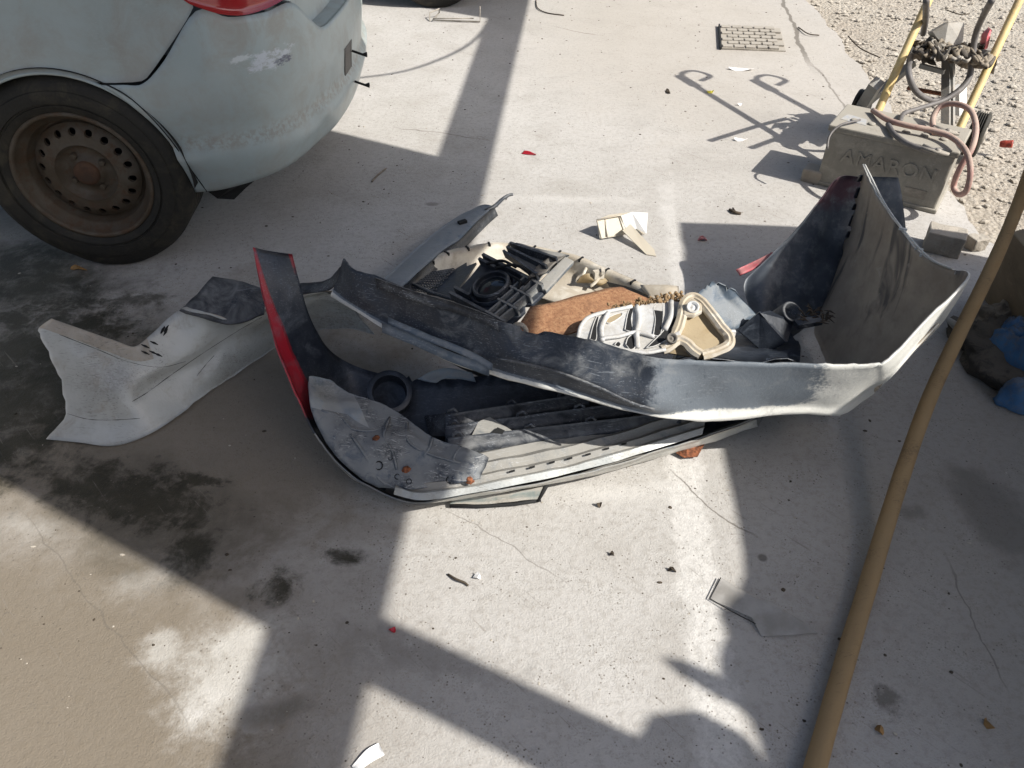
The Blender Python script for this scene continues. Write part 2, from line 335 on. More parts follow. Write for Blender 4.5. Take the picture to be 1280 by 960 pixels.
M['hub'] = worn('rust_brown_hub', (.085, .04, .02), (.055, .03, .018), dust=(.11, .06, .032), rough=.75, scale=20)
M['dark'] = plain('black_underbody', (.010, .010, .010), .85)
M['glass'] = plain('dark_glass', (.02, .025, .03), .08, var=.05)
M['roofsheet'] = worn('galvanised_roof_sheet', (.35, .35, .34), (.28, .28, .27), metal=.5, rough=.5)
M['wood'] = worn('weathered_timber', (.22, .165, .10), (.17, .125, .075), dust=(.3, .24, .16), rough=.8)
M['brick'] = worn('mortar_brick', (.34, .30, .25), (.27, .235, .19), dust=(.42, .38, .32), rough=.95, bump=.6)
M['blue'] = worn('blue_cloth', (.055, .155, .31), (.04, .11, .23), dust=(.13, .14, .15), dust_max=.75, dust_lo=.42, rough=.85, scale=14)
M['darkcloth'] = worn('dark_dirty_cloth', (.03, .026, .022), (.055, .048, .04), dust=(.13, .11, .085), rough=.9, scale=12, bump=.4)
M['rag'] = worn('dirty_rag', (.19, .155, .115), (.12, .095, .07), dust=(.34, .29, .22), rough=.95, scale=25, bump=.5)
M['paper'] = plain('white_paper', (.72, .71, .69), .7, var=.05)
M['leaf'] = plain('dry_leaf', (.30, .17, .06), .8)
M['twig'] = plain('dark_twig', (.06, .045, .03), .9)
M['stone'] = worn('loose_stone', (.39, .35, .295), (.27, .235, .19), dust=(.44, .40, .335), rough=.95, scale=6, bump=.5)
M['iron'] = worn('dusty_cast_iron', (.25, .225, .19), (.20, .18, .15), dust=(.40, .365, .31), dust_lo=.4, dust_hi=.7, rough=.85)
M['bolt'] = plain('rusty_bolt', (.19, .066, .028), .9, var=.6, scale=130, bump=.6)
M['greenstrip'] = worn('grey_green_strip', (.22, .25, .23), (.14, .16, .15), rough=.7, grime_amt=.7, scratch=.4)
def rust():
    t = NT('rusted_plate'); a = t.noise(9, 6, .7); b = t.noise(120, 4, .7); v = t.vor(160)
    c = t.mix(t.ramp(a, .3, .7), (.25, .115, .055), (.35, .18, .09)); c = t.mix(t.ramp(b, .45, .65, 0, .5), c, (.45, .27, .14)); c = t.mix(t.ramp(b, .5, .3, 0, .6), c, (.14, .06, .03)); c = t.mix(t.ramp(a, .55, .7, 0, .6), c, (.16, .075, .04))
    c = t.mix(t.ramp(v.outputs['Distance'], .1, .35, .5, 0), c, (.10, .04, .02))
    return t.done(c, .9, t.bump(t.math('ADD', b, a), .6, .003))
M['rust'] = rust()
def lens():
    t = NT('red_tail_lamp_lens'); n = t.noise(40, 3, .5, vec=t.map(sc=(1, 1, 12)))
    return t.done(t.mix(n, (.32, .01, .015), (.42, .03, .03)), .12, None, Coat_Weight=.6)
M['lens'] = lens()
def film():
    t = NT('clear_plastic_film'); n = t.noise(18, 5, .6); c = t.mix(t.ramp(n, .35, .7), (.52, .50, .47), (.36, .34, .31))
    return t.done(c, .35, t.bump(n, .3, .003), Alpha=.62)
M['film'] = film()
def clearbits():
    t = NT('cloudy_beige_plastic'); n = t.noise(14, 5, .6)
    return t.done(t.mix(n, (.62, .57, .47), (.50, .44, .34)), .3, t.bump(n, .2, .002), Subsurface_Weight=.25, Subsurface_Radius=(.02, .015, .01), Alpha=.93)
M['cloudy'] = clearbits()

# ------------------------------------------------------------------ setting: dirt, concrete slab
mb = MB(); nx, ny = 90, 90
x0, x1, y0, y1 = -2.0, 9.0, 0.5, 11.5
vs = []; fs = []
for i in range(nx + 1):
    for j in range(ny + 1):
        x = x0 + (x1 - x0) * i / nx; y = y0 + (y1 - y0) * j / ny
        vs.append(V((x, y, -.035 + .018 * noise.fractal(V((x * 2.2, y * 2.2, 3)), 1, 2, 5))))
for i in range(nx):
    for j in range(ny): a = i * (ny + 1) + j; fs.append((a, a + ny + 1, a + ny + 2, a + 1))
mb.add(vs, fs, 0, True)
for (a, b, c_, d) in ((-60, x0, -60, 60), (x1, 60, -60, 60), (x0, x1, -60, y0), (x0, x1, y1, 60)):
    mb.add([V((a, c_, -.05)), V((b, c_, -.05)), V((b, d, -.05)), V((a, d, -.05))], [(0, 1, 2, 3)])
mb.build('dirt_ground', M['dirt'], kind='structure')
edge = [V((3.6, 14, 0)), V((2.35, 7.5, 0))] + PP((1010, 0), (1030, 25), (1060, 65), (1095, 110), (1150, 185), (1196, 253), (1235, 296), (1275, 335)) + [V((2.4, 1.55, 0)), V((7, -.5, 0))]
ej = []
for i in range(len(edge) - 1):
    n_ = max(2, int((edge[i + 1] - edge[i]).length / .035)); n_ = min(n_, 60)
    for k in range(n_):
        p = edge[i].lerp(edge[i + 1], k / n_); s = .03 * noise.fractal(p * 6, 1, 2, 4); ej.append(V((p.x + s, p.y + s * .6, 0)))
ej.append(edge[-1])
out = [V((7, -14, 0)), V((-14, -14, 0)), V((-14, 14, 0))] + ej
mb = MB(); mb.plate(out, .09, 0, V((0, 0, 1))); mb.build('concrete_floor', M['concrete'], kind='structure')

# ------------------------------------------------------------------ unseen shed frame, roof sheets and screen, guessed and shaped to shade the yard
HR = 2.15; off = SH * K * HR
def up_(g, z=HR): return V((g[0], g[1], 0)) - SH * K * z + V((0, 0, z))
sd = V((-.88, .475, 0))
def beamline(y): return V((-.36 + .083 * (y - .74), y, 0))
shed = thing('unseen_shed', up_((-.25, .74), 0) - SH * K * HR * 1.0, 'unseen open roofed shed frame, shaped to cast shadows over the yard', 'shed')
mb = MB(); a = up_(beamline(-3)); b = up_(beamline(9.6)); dirn = (b - a).normalized(); sidev = V((dirn.y, -dirn.x, 0))
mb.box((a + b) / 2, (b - a) / 2, sidev * .098, V((0, 0, .012))); mb.build('beam', M['wood'], shed)
for y in (.80, 9.5, -2.6):
    g = up_(beamline(y)); pb = V((g.x, g.y, 0)); mb = MB(); pr = V((SH.y, -SH.x, 0))
    mb.box(pb + V((0, 0, HR / 2 - .01)), pr * .064, SH * .03, V((0, 0, HR / 2 - .006))); mb.build('post', M['wood'], shed)
def sheet(ya, yb, name='roof_sheet'):
    mb = MB(); r0, r1 = beamline(ya), beamline(yb)
    c0, c1 = r0 + sd * 7, r1 + sd * 7; n = 60; vs = []
    for k in range(n + 1):
        p, q = r0.lerp(r1, k / n), c0.lerp(c1, k / n)
        for g in (p, q): vs.append(up_(g, HR + .04) + V((0, 0, .012 * math.sin(k * 2.1))))
    fs = [(2 * k, 2 * k + 1, 2 * k + 3, 2 * k + 2) for k in range(n)]
    vs2 = [v + V((0, 0, .004)) for v in vs]; m = len(vs)
    mb.add(vs + vs2, [f[::-1] for f in fs] + [tuple(i + m for i in f) for f in fs], 0, True); mb.build(name, M['roofsheet'], shed)
sheet(.735, 2.80); sheet(4.62, 9.5)
M['skylight_blocker'] = plain('added_skylight_wall', (.12, .12, .12), .9)  # added walls out of view that cut the skylight over the left floor
for (c_, hx_, hy_) in ((V((-3.2, -1.2, HR / 2)), V((2.9, 0, 0)), V((0, .06, 0))), (V((-3.0, .2, HR / 2)), V((.06, 0, 0)), V((0, 1.33, 0)))):
    mb = MB(); mb.box(c_, hx_, hy_, V((0, 0, HR / 2 + .01))); mb.build('wall', M['skylight_blocker'], shed)
mb = MB(); cg = PP((380, 104), (443, 98), (505, 89), (555, 72), (588, 54), (607, 33), (622, 5))
mb.tube(spline([up_(g, 1.8) for g in cg], 6), .009, 6)
tag(mb.build('hanging_cable', M['cable'], loc=up_(cg[0], 1.8)), 'sagging overhead cable that shades a thin curve on the concrete', 'cable')
# unseen sack added beside the post to cast a rounded shadow
g = P(880, 962); c0 = up_(g, 1.5); e1 = V((SH.y, -SH.x, 0)); mb = MB(); vs = []; n1_, n2_ = 24, 14
for j_ in range(n2_ + 1):
    for i_ in range(n1_):
        a_ = math.tau * i_ / n1_; b_ = -math.pi / 2 + math.pi * j_ / n2_; d_ = V((math.cos(a_) * math.cos(b_), math.sin(a_) * math.cos(b_), math.sin(b_)))
        vs.append(c0 + (e1 * d_.x * .088 + SH * d_.y * .06 + V((0, 0, d_.z * .10))) * (1 + .15 * noise.noise(d_ * 2.2)))
mb.add(vs, [(j_ * n1_ + i_, j_ * n1_ + (i_ + 1) % n1_, (j_ + 1) * n1_ + (i_ + 1) % n1_, (j_ + 1) * n1_ + i_) for j_ in range(n2_) for i_ in range(n1_)], 0, True)
tag(mb.build('shadow_sack', M['rag'], loc=c0), 'small unseen cloth sack added beside the shed post to cast a rounded shadow', 'sack')
# unseen panel added at the right, its outline cut to cast the right-hand shadow
O = V((1.97, 0, 0)); ed = V((.08, 1, 0)).normalized(); en = V((ed.y, -ed.x, 0))
def onscreen(g):
    g = V((g[0], g[1], 0)); lam = (O - g).dot(en) / (-SH).dot(en); p = g - SH * lam; return V((p.x, p.y, lam / K))
pxs = [(980, 1060), (958, 990), (954, 955), (948, 926), (936, 898), (906, 869), (898, 845), (897, 816), (908, 792), (898, 768), (905, 752), (922, 735), (929, 718), (928, 692), (920, 644), (908, 591), (898, 541), (868, 440), (862, 405), (861, 380), (857, 366), (859, 345), (854, 330), (855, 312), (851, 300), (849, 278), (920, 280), (990, 283), (1190, 314), (1257, 328)]
pts = [onscreen(P(*p)) for p in pxs]
pts = [O + ed * -.75, O + ed * -.75 + V((0, 0, 1.5))] + pts[1:] + [V((pts[-1].x, pts[-1].y, 0))]
scr = thing('shadow_screen', O, 'unseen ragged sheet added at the right to cast shadow on the yard', 'wall')
mb = MB(); mb.plate(pts, .02, 0, -en); M['bounce_sheet'] = plain('pale_bounce_sheet', (.62, .60, .56), .8, var=.08); mb.build('sheet', M['bounce_sheet'], scr)  # pale so that it bounces light into the right-hand shade
mb = MB(); q0, q1 = onscreen(P(830, 823)), onscreen(P(912, 864)); mb.tube([q0, q0.lerp(q1, .3), q1, q1 + (q1 - q0) * .5], [.004, .017, .024, .02], 8); mb.build('stick', M['wood'], scr)  # unseen rod added to cast the finger-shaped shadow

# ------------------------------------------------------------------ drain cover
g = P(902, 62); gx = (P(982, 65) - g); gy = (P(900, 34) - g)
dc = tag(MB().build('placeholder', M['iron']), 'x', 'x') if False else thing('drain_cover', g + V((0, 0, .003)), 'square dusty drain cover with raised brick-like ribs set in the concrete', 'drain cover')
mb = MB(); mb.plate([g + V((0, 0, .010)), g + gx + V((0, 0, .006)), g + gx + gy + V((0, 0, .006)), g + gy + V((0, 0, .010))], .007, 0, V((0, 0, 1))); mb.build('base_plate', M['iron'], dc)
tr = None
for r in range(7):
    for k in range(5):
        u0 = (k + (.5 if r % 2 else 0)) / 5.5; mb = MB()
        c = g + gx * (u0 + .09) + gy * ((r + .5) / 7) + V((0, 0, .011))
        mb.box(c, gx * .075, gy * .055, V((0, 0, .004))); mb.build('rib', M['iron'], dc)
mb = MB(); mb.box(g + gy * .5 - gx * .02 + V((0, 0, .008)), gx * .012, gy * .52, V((0, 0, .008))); mb.build('frame_edge', M['dark'], dc)

# ------------------------------------------------------------------ car
W0 = V((-1.235, 2.045, 0)); YAW = .05
cu = V((math.cos(YAW), math.sin(YAW), 0)); cv = V((-math.sin(YAW), math.cos(YAW), 0))
half = [(-3.4, .06), (-2.2, .01), (-1.0, 0), (.05, 0), (.30, 0), (.42, .008), (.52, .05), (.60, .14), (.655, .27), (.71, .5), (.735, .82)]
plan = [V((u, v, 0)) for u, v in half] + [V((u, 1.64 - v, 0)) for u, v in half[-2::-1]]
pl = spline(plan, 14); acc = [0.0]
for i in range(len(pl) - 1): acc.append(acc[-1] + (pl[i + 1] - pl[i]).length)
i0 = min(range(len(pl)), key=lambda i: (pl[i] - V((.05, 0, 0))).length); s0 = acc[i0] - .05
def lerp_tab(tab, x):
    if x <= tab[0][0]: return tab[0][1]
    for (a, b), (c, d) in zip(tab, tab[1:]):
        if x <= c: return b + (d - b) * (x - a) / (c - a)
    return tab[-1][1]
OFF = [(.2, .075), (.24, .05), (.28, .03), (.33, .010), (.365, -.002), (.38, .016), (.42, .012), (.5, .0), (.6, .002), (.68, .012), (.74, .022), (.85, .03), (1.0, .045)]
def S(s, z, extra=0.0):
    q = min(max(s + s0, 0), acc[-1] - 1e-4); i = 0
    lo, hi = 0, len(acc) - 1
    while hi - lo > 1:
        m = (lo + hi) // 2
        if acc[m] <= q: lo = m
        else: hi = m
    t = (q - acc[lo]) / (acc[hi] - acc[lo]); p = pl[lo].lerp(pl[hi], t); d = (pl[min(lo + 2, len(pl) - 1)] - pl[max(lo - 1, 0)]).normalized()
    n = V((-d.y, d.x, 0)); o = lerp_tab(OFF, z) + extra; p = p + n * o
    return W0 + cu * p.x + cv * p.y + V((0, 0, z))
def mint_b():
    t = NT('bumper_paint_scuffed'); g = t.n('ShaderNodeNewGeometry'); t.pos = g.outputs['Position']
    n1 = t.noise(3.5, 6, .6); n2 = t.noise(10, 7, .7, dist=.6); n3 = t.noise(60, 5, .7)
    c = t.mix(t.ramp(n1, .3, .7), (.41, .475, .47), (.37, .435, .43))
    c = t.mix(t.ramp(t.math('ADD', n2, t.math('MULTIPLY', n3, .3)), .52, .95, 0, .6), c, (.35, .32, .275))
    s = t.n('ShaderNodeSeparateXYZ'); t.put(s.inputs[0], t.pos); z = s.outputs[2]
    band = t.math('MULTIPLY', t.math('MULTIPLY', t.ramp(z, .365, .385), t.ramp(z, .43, .40)), t.ramp(n3, .4, .6)); c = t.mix(t.math('MULTIPLY', band, .6), c, (.28, .25, .205))
    top = t.math('MULTIPLY', t.ramp(z, .55, .72), t.ramp(n2, .4, .62)); c = t.mix(t.math('MULTIPLY', top, .6), c, (.33, .30, .255))
    def scuff(cx, cy, cz, rx, rz, sd_, colr, c):
        v = t.map(loc=(-cx, -cy, -cz)); v = t.map(sc=(1 / rx, .5 / rx, 1 / rz), vec=v); l = t.n('ShaderNodeVectorMath', _operation='LENGTH'); t.put(l.inputs[0], v)
        nn = t.noise(22, 7, .75, vec=t.map(loc=(sd_, 0, 0), sc=(1, 1, 2.2)))
        m = t.ramp(t.math('ADD', l.outputs['Value'], t.math('MULTIPLY', t.math('SUBTRACT', nn, .5), 3.2)), .35, .75, 1, 0); return t.mix(m, c, colr)
    c = scuff(-.66, 2.15, .59, .085, .034, 1, (.58, .62, .66), c); c = scuff(-.63, 2.2, .575, .04, .018, 4, (.13, .14, .19), c); c = scuff(-.72, 2.08, .61, .05, .012, 8, (.6, .64, .64), c)
    return t.done(c, t.math('ADD', .18, t.math('MULTIPLY', n2, .5)), t.bump(n3, .04, .002), Coat_Weight=.3, Coat_Roughness=.25)
M['mintb'] = mint_b()
car = thing('parked_car', W0, 'pale mint hatchback with dusty scuffed rear bumper and rusty steel wheel', 'car')
def make_wheel(parent, c, ax, rad=.298, rr=.185):
    def q(m, name, mats): return m.build(name, mats, parent)
    m = MB(); T = .085
    prof = [(rr + .004, .012), (rr + .012, .02), (rr + .028, .026), (rr + .030, .022), (rr + .034, .022), (rr + .036, .029), (rr + .06, .031), (rad - .045, .029), (rad - .043, .025), (rad - .036, .024), (rad - .022, .016), (rad - .010, .004), (rad - .003, -.008)]
    back = []
    for k in range(5):
        h0 = -.014 - k * .030; back += [(rad, h0), (rad, h0 - .022), (rad - .008, h0 - .0235), (rad - .008, h0 - .0285)]
    prof += back + [(rad - .02, -.172), (rr + .02, -.18), (rr, -.16)]
    m.lathe(prof, c, ax, 72); ty = edge_split(q(m, 'tyre', M['rubber']), 40)
    bpy_v = ty.data.vertices                                  # the tyre stands a little flat on the ground
    for v in bpy_v:
        wz = v.co.z + V(parent['_o']).z
        if wz < .035: v.co += V(ax) * (.035 - wz) * .5
        if wz < .002: v.co.z = .002 - V(parent['_o']).z
    m = MB(); m.lathe([(rr + .008, .012), (rr + .007, .020), (rr - .002, .021), (rr - .006, .012), (rr - .010, -.004), (rr - .022, -.012), (rr - .026, -.022), (rr - .030, -.05), (rr - .038, -.055), (rr - .04, -.035)], c, ax, 72)
    rim = q(m, 'rim', M['rim'])
    # disc with 18 round holes
    m = MB(); ax = V(ax).normalized(); e = ax.cross(V((0, 0, 1))).normalized(); g_ = ax.cross(e)
    ri, ro, rh, nh = .093, rr - .04, .0105, 18; hc = (ri + ro) / 2 + .004
    def hgt(r): return -.035 + .022 * math.sin(max(0, min(1, (ro - r) / (ro - ri))) * math.pi * .62)
    def pt(r, a): return V(c) + (e * math.cos(a) + g_ * math.sin(a)) * r + ax * hgt(r)
    for k in range(nh):
        a0, a1 = math.tau * k / nh, math.tau * (k + 1) / nh; am = (a0 + a1) / 2; nn = 16; inn = []; outn = []
        for j in range(nn):
            b = math.tau * j / nn; x, y = math.cos(b), math.sin(b)
            inn.append(pt(hc + rh * x, am + rh * y / hc))
            sq = max(abs(x), abs(y)); x, y = x / sq, y / sq
            r_ = hc + (ro - hc if x > 0 else hc - ri) * x; outn.append(pt(r_, am + (a1 - a0) / 2 * y))
        deep = [p - ax * .012 for p in inn]
        m.add(inn + outn + deep, [(j, (j + 1) % nn, nn + (j + 1) % nn, nn + j) for j in range(nn)] + [(j, 2 * nn + j, 2 * nn + (j + 1) % nn, (j + 1) % nn) for j in range(nn)], 0, True)
    m.lathe([(ri, hgt(ri)), (.086, -.013), (.078, -.026), (.07, -.034), (.060, -.036), (.045, -.030), (.040, -.020), (.034, -.018)], c, ax, 48)
    edge_split(q(m, 'wheel_disc', M['rim']), 50)
    m = MB(); m.lathe([(.036, -.03), (.036, -.012), (.030, -.006), (.018, -.004), (0.0005, -.004)], c, ax, 32); q(m, 'hub_cap', M['hub'])
    for k in range(4):
        a = math.tau * k / 4 + .5; o = V(c) + (e * math.cos(a) + g_ * math.sin(a)) * .054; m = MB(); m.lathe([(.010, -.04), (.010, -.024), (.008, -.020), (.0005, -.019)], o, ax, 6, smooth=False); q(m, 'wheel_bolt', M['rim'])
    m = MB(); m.lathe([(rr - .03, -.075), (.0005, -.075)], c, ax, 32); q(m, 'brake_drum', M['dark'])
rear = V((W0.x, W0.y, .296)) + cv * .03
make_wheel(car, rear, -cv)
bc = [(.29, .222, .15, .564), (.325, .225, .205, .563), (.36, .229, .258, .566), (.42, .24, .33, .624), (.50, .252, .438, .734), (.58, .257, .52, .712), (.66, .262, .634, .702), (.76, .27, .752, .699), (.83, .27, .82, .645), (.90, .265, .886, .597), (1.0, .26, 1.0, .594), (1.2, .25, 1.2, .597), (1.42, .25, 1.42, .60), (1.7, .25, 1.7, .60), (1.95, .26, 1.95, .62), (2.15, .26, 2.2, .70)]
ctrl = []
for i, (sa, za, sb, zb) in enumerate(bc):
    c = []
    for j in range(13):
        b = j / 12; fall = max(0, 1 - (i / 4)) ** 1.5; s = sa + (sb - sa) * b + .05 * fall * 4 * b * (1 - b); z = za + (zb - za) * b + .02 * fall * 4 * b * (1 - b); c.append(S(s, z, -.004))
    c.insert(0, S(sa, za - .012, .03)); ctrl.append(c)
mb = MB(); mb.grid(ctrl, 5, 2, .005, flip=False); bmp = mb.build('rear_bumper', M['mintb'], car)
mb = MB(); mb.grid([[S(s, z_, -.002), S(s, z_ + .004, .03), S(s, z_ - .002, .115)] for s, z_ in ((.755, .70), (.82, .646), (.886, .599), (1.0, .596), (1.2, .599), (1.42, .602), (1.7, .602), (1.95, .62))], 4, 3, .004); mb.build('bumper_step', M['mintb'], bmp)
# gap along the wheel arch extension
mb = MB(); mb.tube(spline([S(.304 * math.cos(R(a)), .29 + .306 * math.sin(R(a)), .003) for a in range(-12, 188, 6)], 2), .005, 8); mb.build('arch_lip', M['mintb'], car)
mb = MB(); mb.tube(spline([S(s, z, -.006) for s, z in ((.165, .568), (.21, .535), (.25, .48), (.285, .40), (.315, .31), (.325, .225))], 5), .0016, 5); mb.build('seam', M['dark'], bmp)
qs = [(-1.3, .2), (-.9, .2), (-.5, .2), (-.34, .21), (-.308, .24)] + [(.306 * math.cos(R(a)), .29 + .308 * math.sin(R(a))) for a in range(172, 60, -8)] + [(.162, .569), (.205, .569), (.256, .572), (.285, .592), (.326, .632), (.37, .676), (.41, .715), (.434, .742)]
ctrl = []
for s, z in qs: ctrl.append([S(s, z + (.99 - z) * j / 6, .0) for j in range(7)])
mb = MB(); mb.grid(ctrl, 2, 3, .003); mb.build('quarter_panel', M['mint'], car)
mb = MB(); mb.grid([[S(s, z + (1.0 - z) * j / 4, -.012 + .006 * (j == 0)) for j in range(5)] for s, z in ((.395, .785), (.42, .758), (.445, .744), (.50, .722), (.56, .71), (.63, .709), (.69, .712), (.745, .715))], 4, 3, .02); mb.build('tail_lamp', M['lens'], car)
mb = MB(); mb.grid([[S(s, .585 + .42 * j / 4, .045 + (.035 * j / 4)) for j in range(5)] for s in (.70, .75, .80, .9, 1.1, 1.36, 1.6, 1.85, 2.0)], 4, 3, .004); mb.build('tailgate', M['mint'], car)
mb = MB(); mb.grid([[S(s, .98 + .44 * j / 5, .0 + .22 * (j / 5) ** 1.3 - .0) for j in range(6)] for s in (-1.3, -.9, -.4, .1, .4, .6, .8, 1.1, 1.36, 1.6, 1.9, 2.1)], 3, 2, .006); mb.build('window_band', M['glass'], car)
mb = MB(); ctr = W0 + cu * -.6 + cv * .82 + V((0, 0, 1.43)); mb.box(ctr, cu * .95, cv * .58, V((0, 0, .02))); bev(mb.build('roof', M['mint'], car), .015)
mb = MB(); mb.lathe([(.315, .0), (.315, -.25), (.05, -.25)], rear - cv * .035, -cv, 48, a0=math.pi - .1, a1=math.tau + .1); mb.build('wheel_housing', M['dark'], car)
mb = MB(); mb.box(W0 + cu * -.15 + cv * .85 + V((0, 0, .42)), cu * .70, cv * .60, V((0, 0, .14))); mb.build('underbody', M['dark'], car)
mb = MB(); mb.plate([S(.30, .225, .03), S(.325, .165, .05), S(.38, .155, .06), S(.46, .175, .09), S(.56, .205, .09), S(.64, .245, .06), S(.45, .25, .03)], .006); mb.build('splash_flap', M['dark'], car)
mb = MB(); mb.grid([[S(s, .26, .03), S(s, .20, .09), S(s, .22, .2)] for s in (.34, .45, .55, .65, .78, .95)], 3, 3, .004); mb.build('under_tray', M['dark'], car)
# plate recess and loose studs at the back
mb = MB(); mb.grid([[S(s, z, -.006) for z in (.38, .43, .48)] for s in (1.06, 1.10, 1.16)], 3, 2, .004); pr_ = mb.build('plate_recess', M['recess'], car)
for s, z in ((1.17, .44), (1.12, .355)):
    p = S(s, z, -.005); d = (S(s, z, -.1) - p).normalized(); mb = MB(); mb.tube([p, p + d * .035 + V((0, 0, -.012)), p + d * .05 + V((0, 0, -.012))], [.004, .004, .009], 7); mb.build('loose_stud', M['dark'], car)
def copy_tree(o, parent=None):
    c = o.copy(); col.objects.link(c); c.parent = parent
    for ch in list(o.children): copy_tree(ch, c)
    return c
car2 = copy_tree(car); car2.location = (-.44, 4.86, 0); tag(car2, 'second car at the top edge, only the foot of its tyre in view', 'car')
for ch in car2.children:
    if ch.name.split('.')[0] == 'rim': continue

# ------------------------------------------------------------------ the upturned rear bumper on top of the pile
A_ = [((429, 323, .40), (424, 345, .36), (414, 370, .31)), ((441, 336, .40), (450, 372, .35), (440, 386, .31)), ((474, 347, .40), (490, 388, .34), (480, 412, .30)),
      ((525, 370, .40), (545, 411, .34), (530, 437, .29)), ((575, 385, .39), (590, 429, .33), (580, 460, .28)), ((619, 400, .39), (635, 446, .33), (625, 472, .275)),
      ((680, 414, .38), (690, 462, .32), (690, 489, .265)), ((740, 425, .38), (745, 482, .31), (750, 505, .255)), ((790, 440, .37), (788, 501, .29), (800, 518, .245)),
      ((825, 448, .37), (818, 510, .285), (835, 523, .24)), ((870, 451, .37), (868, 492, .295), (880, 527, .23)), ((930, 454, .37), (930, 492, .29), (940, 522, .215)),
      ((1000, 456, .37), (1000, 491, .28), (1000, 516, .2)), ((1060, 458, .37), (1060, 490, .27), (1050, 519, .17)), ((1095, 457, .37), (1092, 478, .28), (1085, 497, .18)),
      ((1113, 449, .375), (1118, 457, .34), (1117, 466, .30)), ((1165, 397, .41), (1168, 403, .38), (1169, 409, .35))]
ctrl = []
for i, (a, b, c) in enumerate(A_):
    a, b, c = P(*a), P(*b), P(*c)
    dd = (V((.40, 1.65, 0)) - V((c.x, c.y, 0))).normalized(); wt = min(1, max(0, (i - 9) / 5)); dd = V((-.07, 1, 0)).lerp(dd, wt).normalized(); d1, d2 = c + dd * (.13 - .03 * wt) + V((0, 0, -.06)), c + dd * (.27 - .07 * wt)
    d2.z = .03 + .09 * max(0, 1 - i / 5); d1.z = c.z * .72 + d2.z * .28
    if i >= 12: d2 = (V((.62, 1.42, .05)), V((.68, 1.40, .045)), V((.72, 1.38, .04)), V((.75, 1.365, .035)), V((.775, 1.35, .03)))[i - 12]; d1 = c.lerp(d2, .5)
    ctrl.append([a, a.lerp(b, .5), b, b.lerp(c, .6), c, d1, d2])
tops = [(1213, 345, .44), (1188, 336, .415), (1160, 322, .40), (1130, 290, .395), (1105, 255, .40), (1088, 222, .408), (1080, 205, .415)]
bas = [V((.79, 1.345, .03)), V((.80, 1.38, .03)), V((.81, 1.44, .03)), V((.82, 1.53, .03)), V((.825, 1.62, .03)), V((.83, 1.68, .04)), P(1035, 374, .05)]
for k, (tpx, bs) in enumerate(zip(tops, bas)):
    t = P(*tpx); c = [t]
    for j in range(1, 7):
        f = j / 6; p = t.lerp(bs, f ** 1.15); p = p + V((.035, 0, 0)) * math.sin(f * math.pi) * (1 - k / 9); c.append(p)
    ctrl.append(c)
NA = len(ctrl) - 1
bumperA = thing('white_bumper', V((.25, 1.3, 0)), 'upturned white bumper with scratched black lower band and raised corner, topmost of the pile', 'bumper')
def mfA(a, b, s):
    i = a * NA
    if s == 1: return 2 if i > 12.4 else 1            # inside
    if b > .70: return 3 if i < 12 else 0
    return 0
def paintA(a, b):                                     # 0 black plastic, .5 dusty grey, 1 white paint
    i = a * NA
    if b > .70 or i > 13: return 1.0
    band = 0.0 if b < .335 else (.14 if b < .5 else 1.2 if b > .60 else .14 + (b - .5) * 10)
    if i < 7.6: return band
    t = min(1, (i - 7.6) / 1.8); right = .46 if b < .44 else .46 + min(1, (b - .44) / .14) * .6
    right = right + max(0, (i - 11.8)) * .4
    return band * (1 - t) + right * t
def tearA(a, b):
    i = a * NA
    if b < .02: return V((0, 0, .004)) * noise.noise(V((i * 9, 0, 0))) + (V((0, 0, -.028)) if 5.55 < i < 5.85 else V((0, 0, 0)))
    if b > .98 and False: return V()
    if a > .99: return V((.004, -.002, .0)) * (1 if math.sin(b * 40) > 0 else -1)
    return V((0, 0, 0))
M['bumperA'] = worn('black_band_and_white_paint', (.017, .022, .031), (.040, .048, .062), dust=(.27, .275, .27), dust_lo=.52, dust_hi=.85, dust_max=.7, rough=.48, scratch=.45, scol=(.26, .28, .30), updust=.1, grime_amt=.3, blend=((.145, .165, .185), (.62, .61, .56)))
mb = MB(); gA, nA = mb.grid(ctrl, 6, 4, .0045, mfA, amp=.004, ns=9, flip=True, tear=tearA, paint=paintA)
t_ = NT('streaked_inner_skin'); n1 = t_.noise(6, 5, .65); n2 = t_.noise(28, 5, .7, dist=.5); st_ = t_.noise(9, 4, .6, vec=t_.map(sc=(1.0, 1.6, .22), vec=t_.map(rot=(.35, 0, 0))), dist=.8)
cc = t_.mix(t_.ramp(n1, .35, .65), (.47, .395, .305), (.34, .28, .215)); cc = t_.mix(t_.ramp(n2, .5, .75, 0, .5), cc, (.22, .18, .14)); cc = t_.mix(t_.ramp(st_, .52, .66, 0, .85), cc, (.085, .078, .075)); cc = t_.mix(t_.ramp(n2, .38, .28, 0, .5), cc, (.52, .46, .38))
M['streaked'] = t_.done(cc, .7, t_.bump(n2, .25, .003))
skinA = mb.build('skin', [M['bumperA'], M['blackin'], M['streaked'], M['recess']], bumperA)
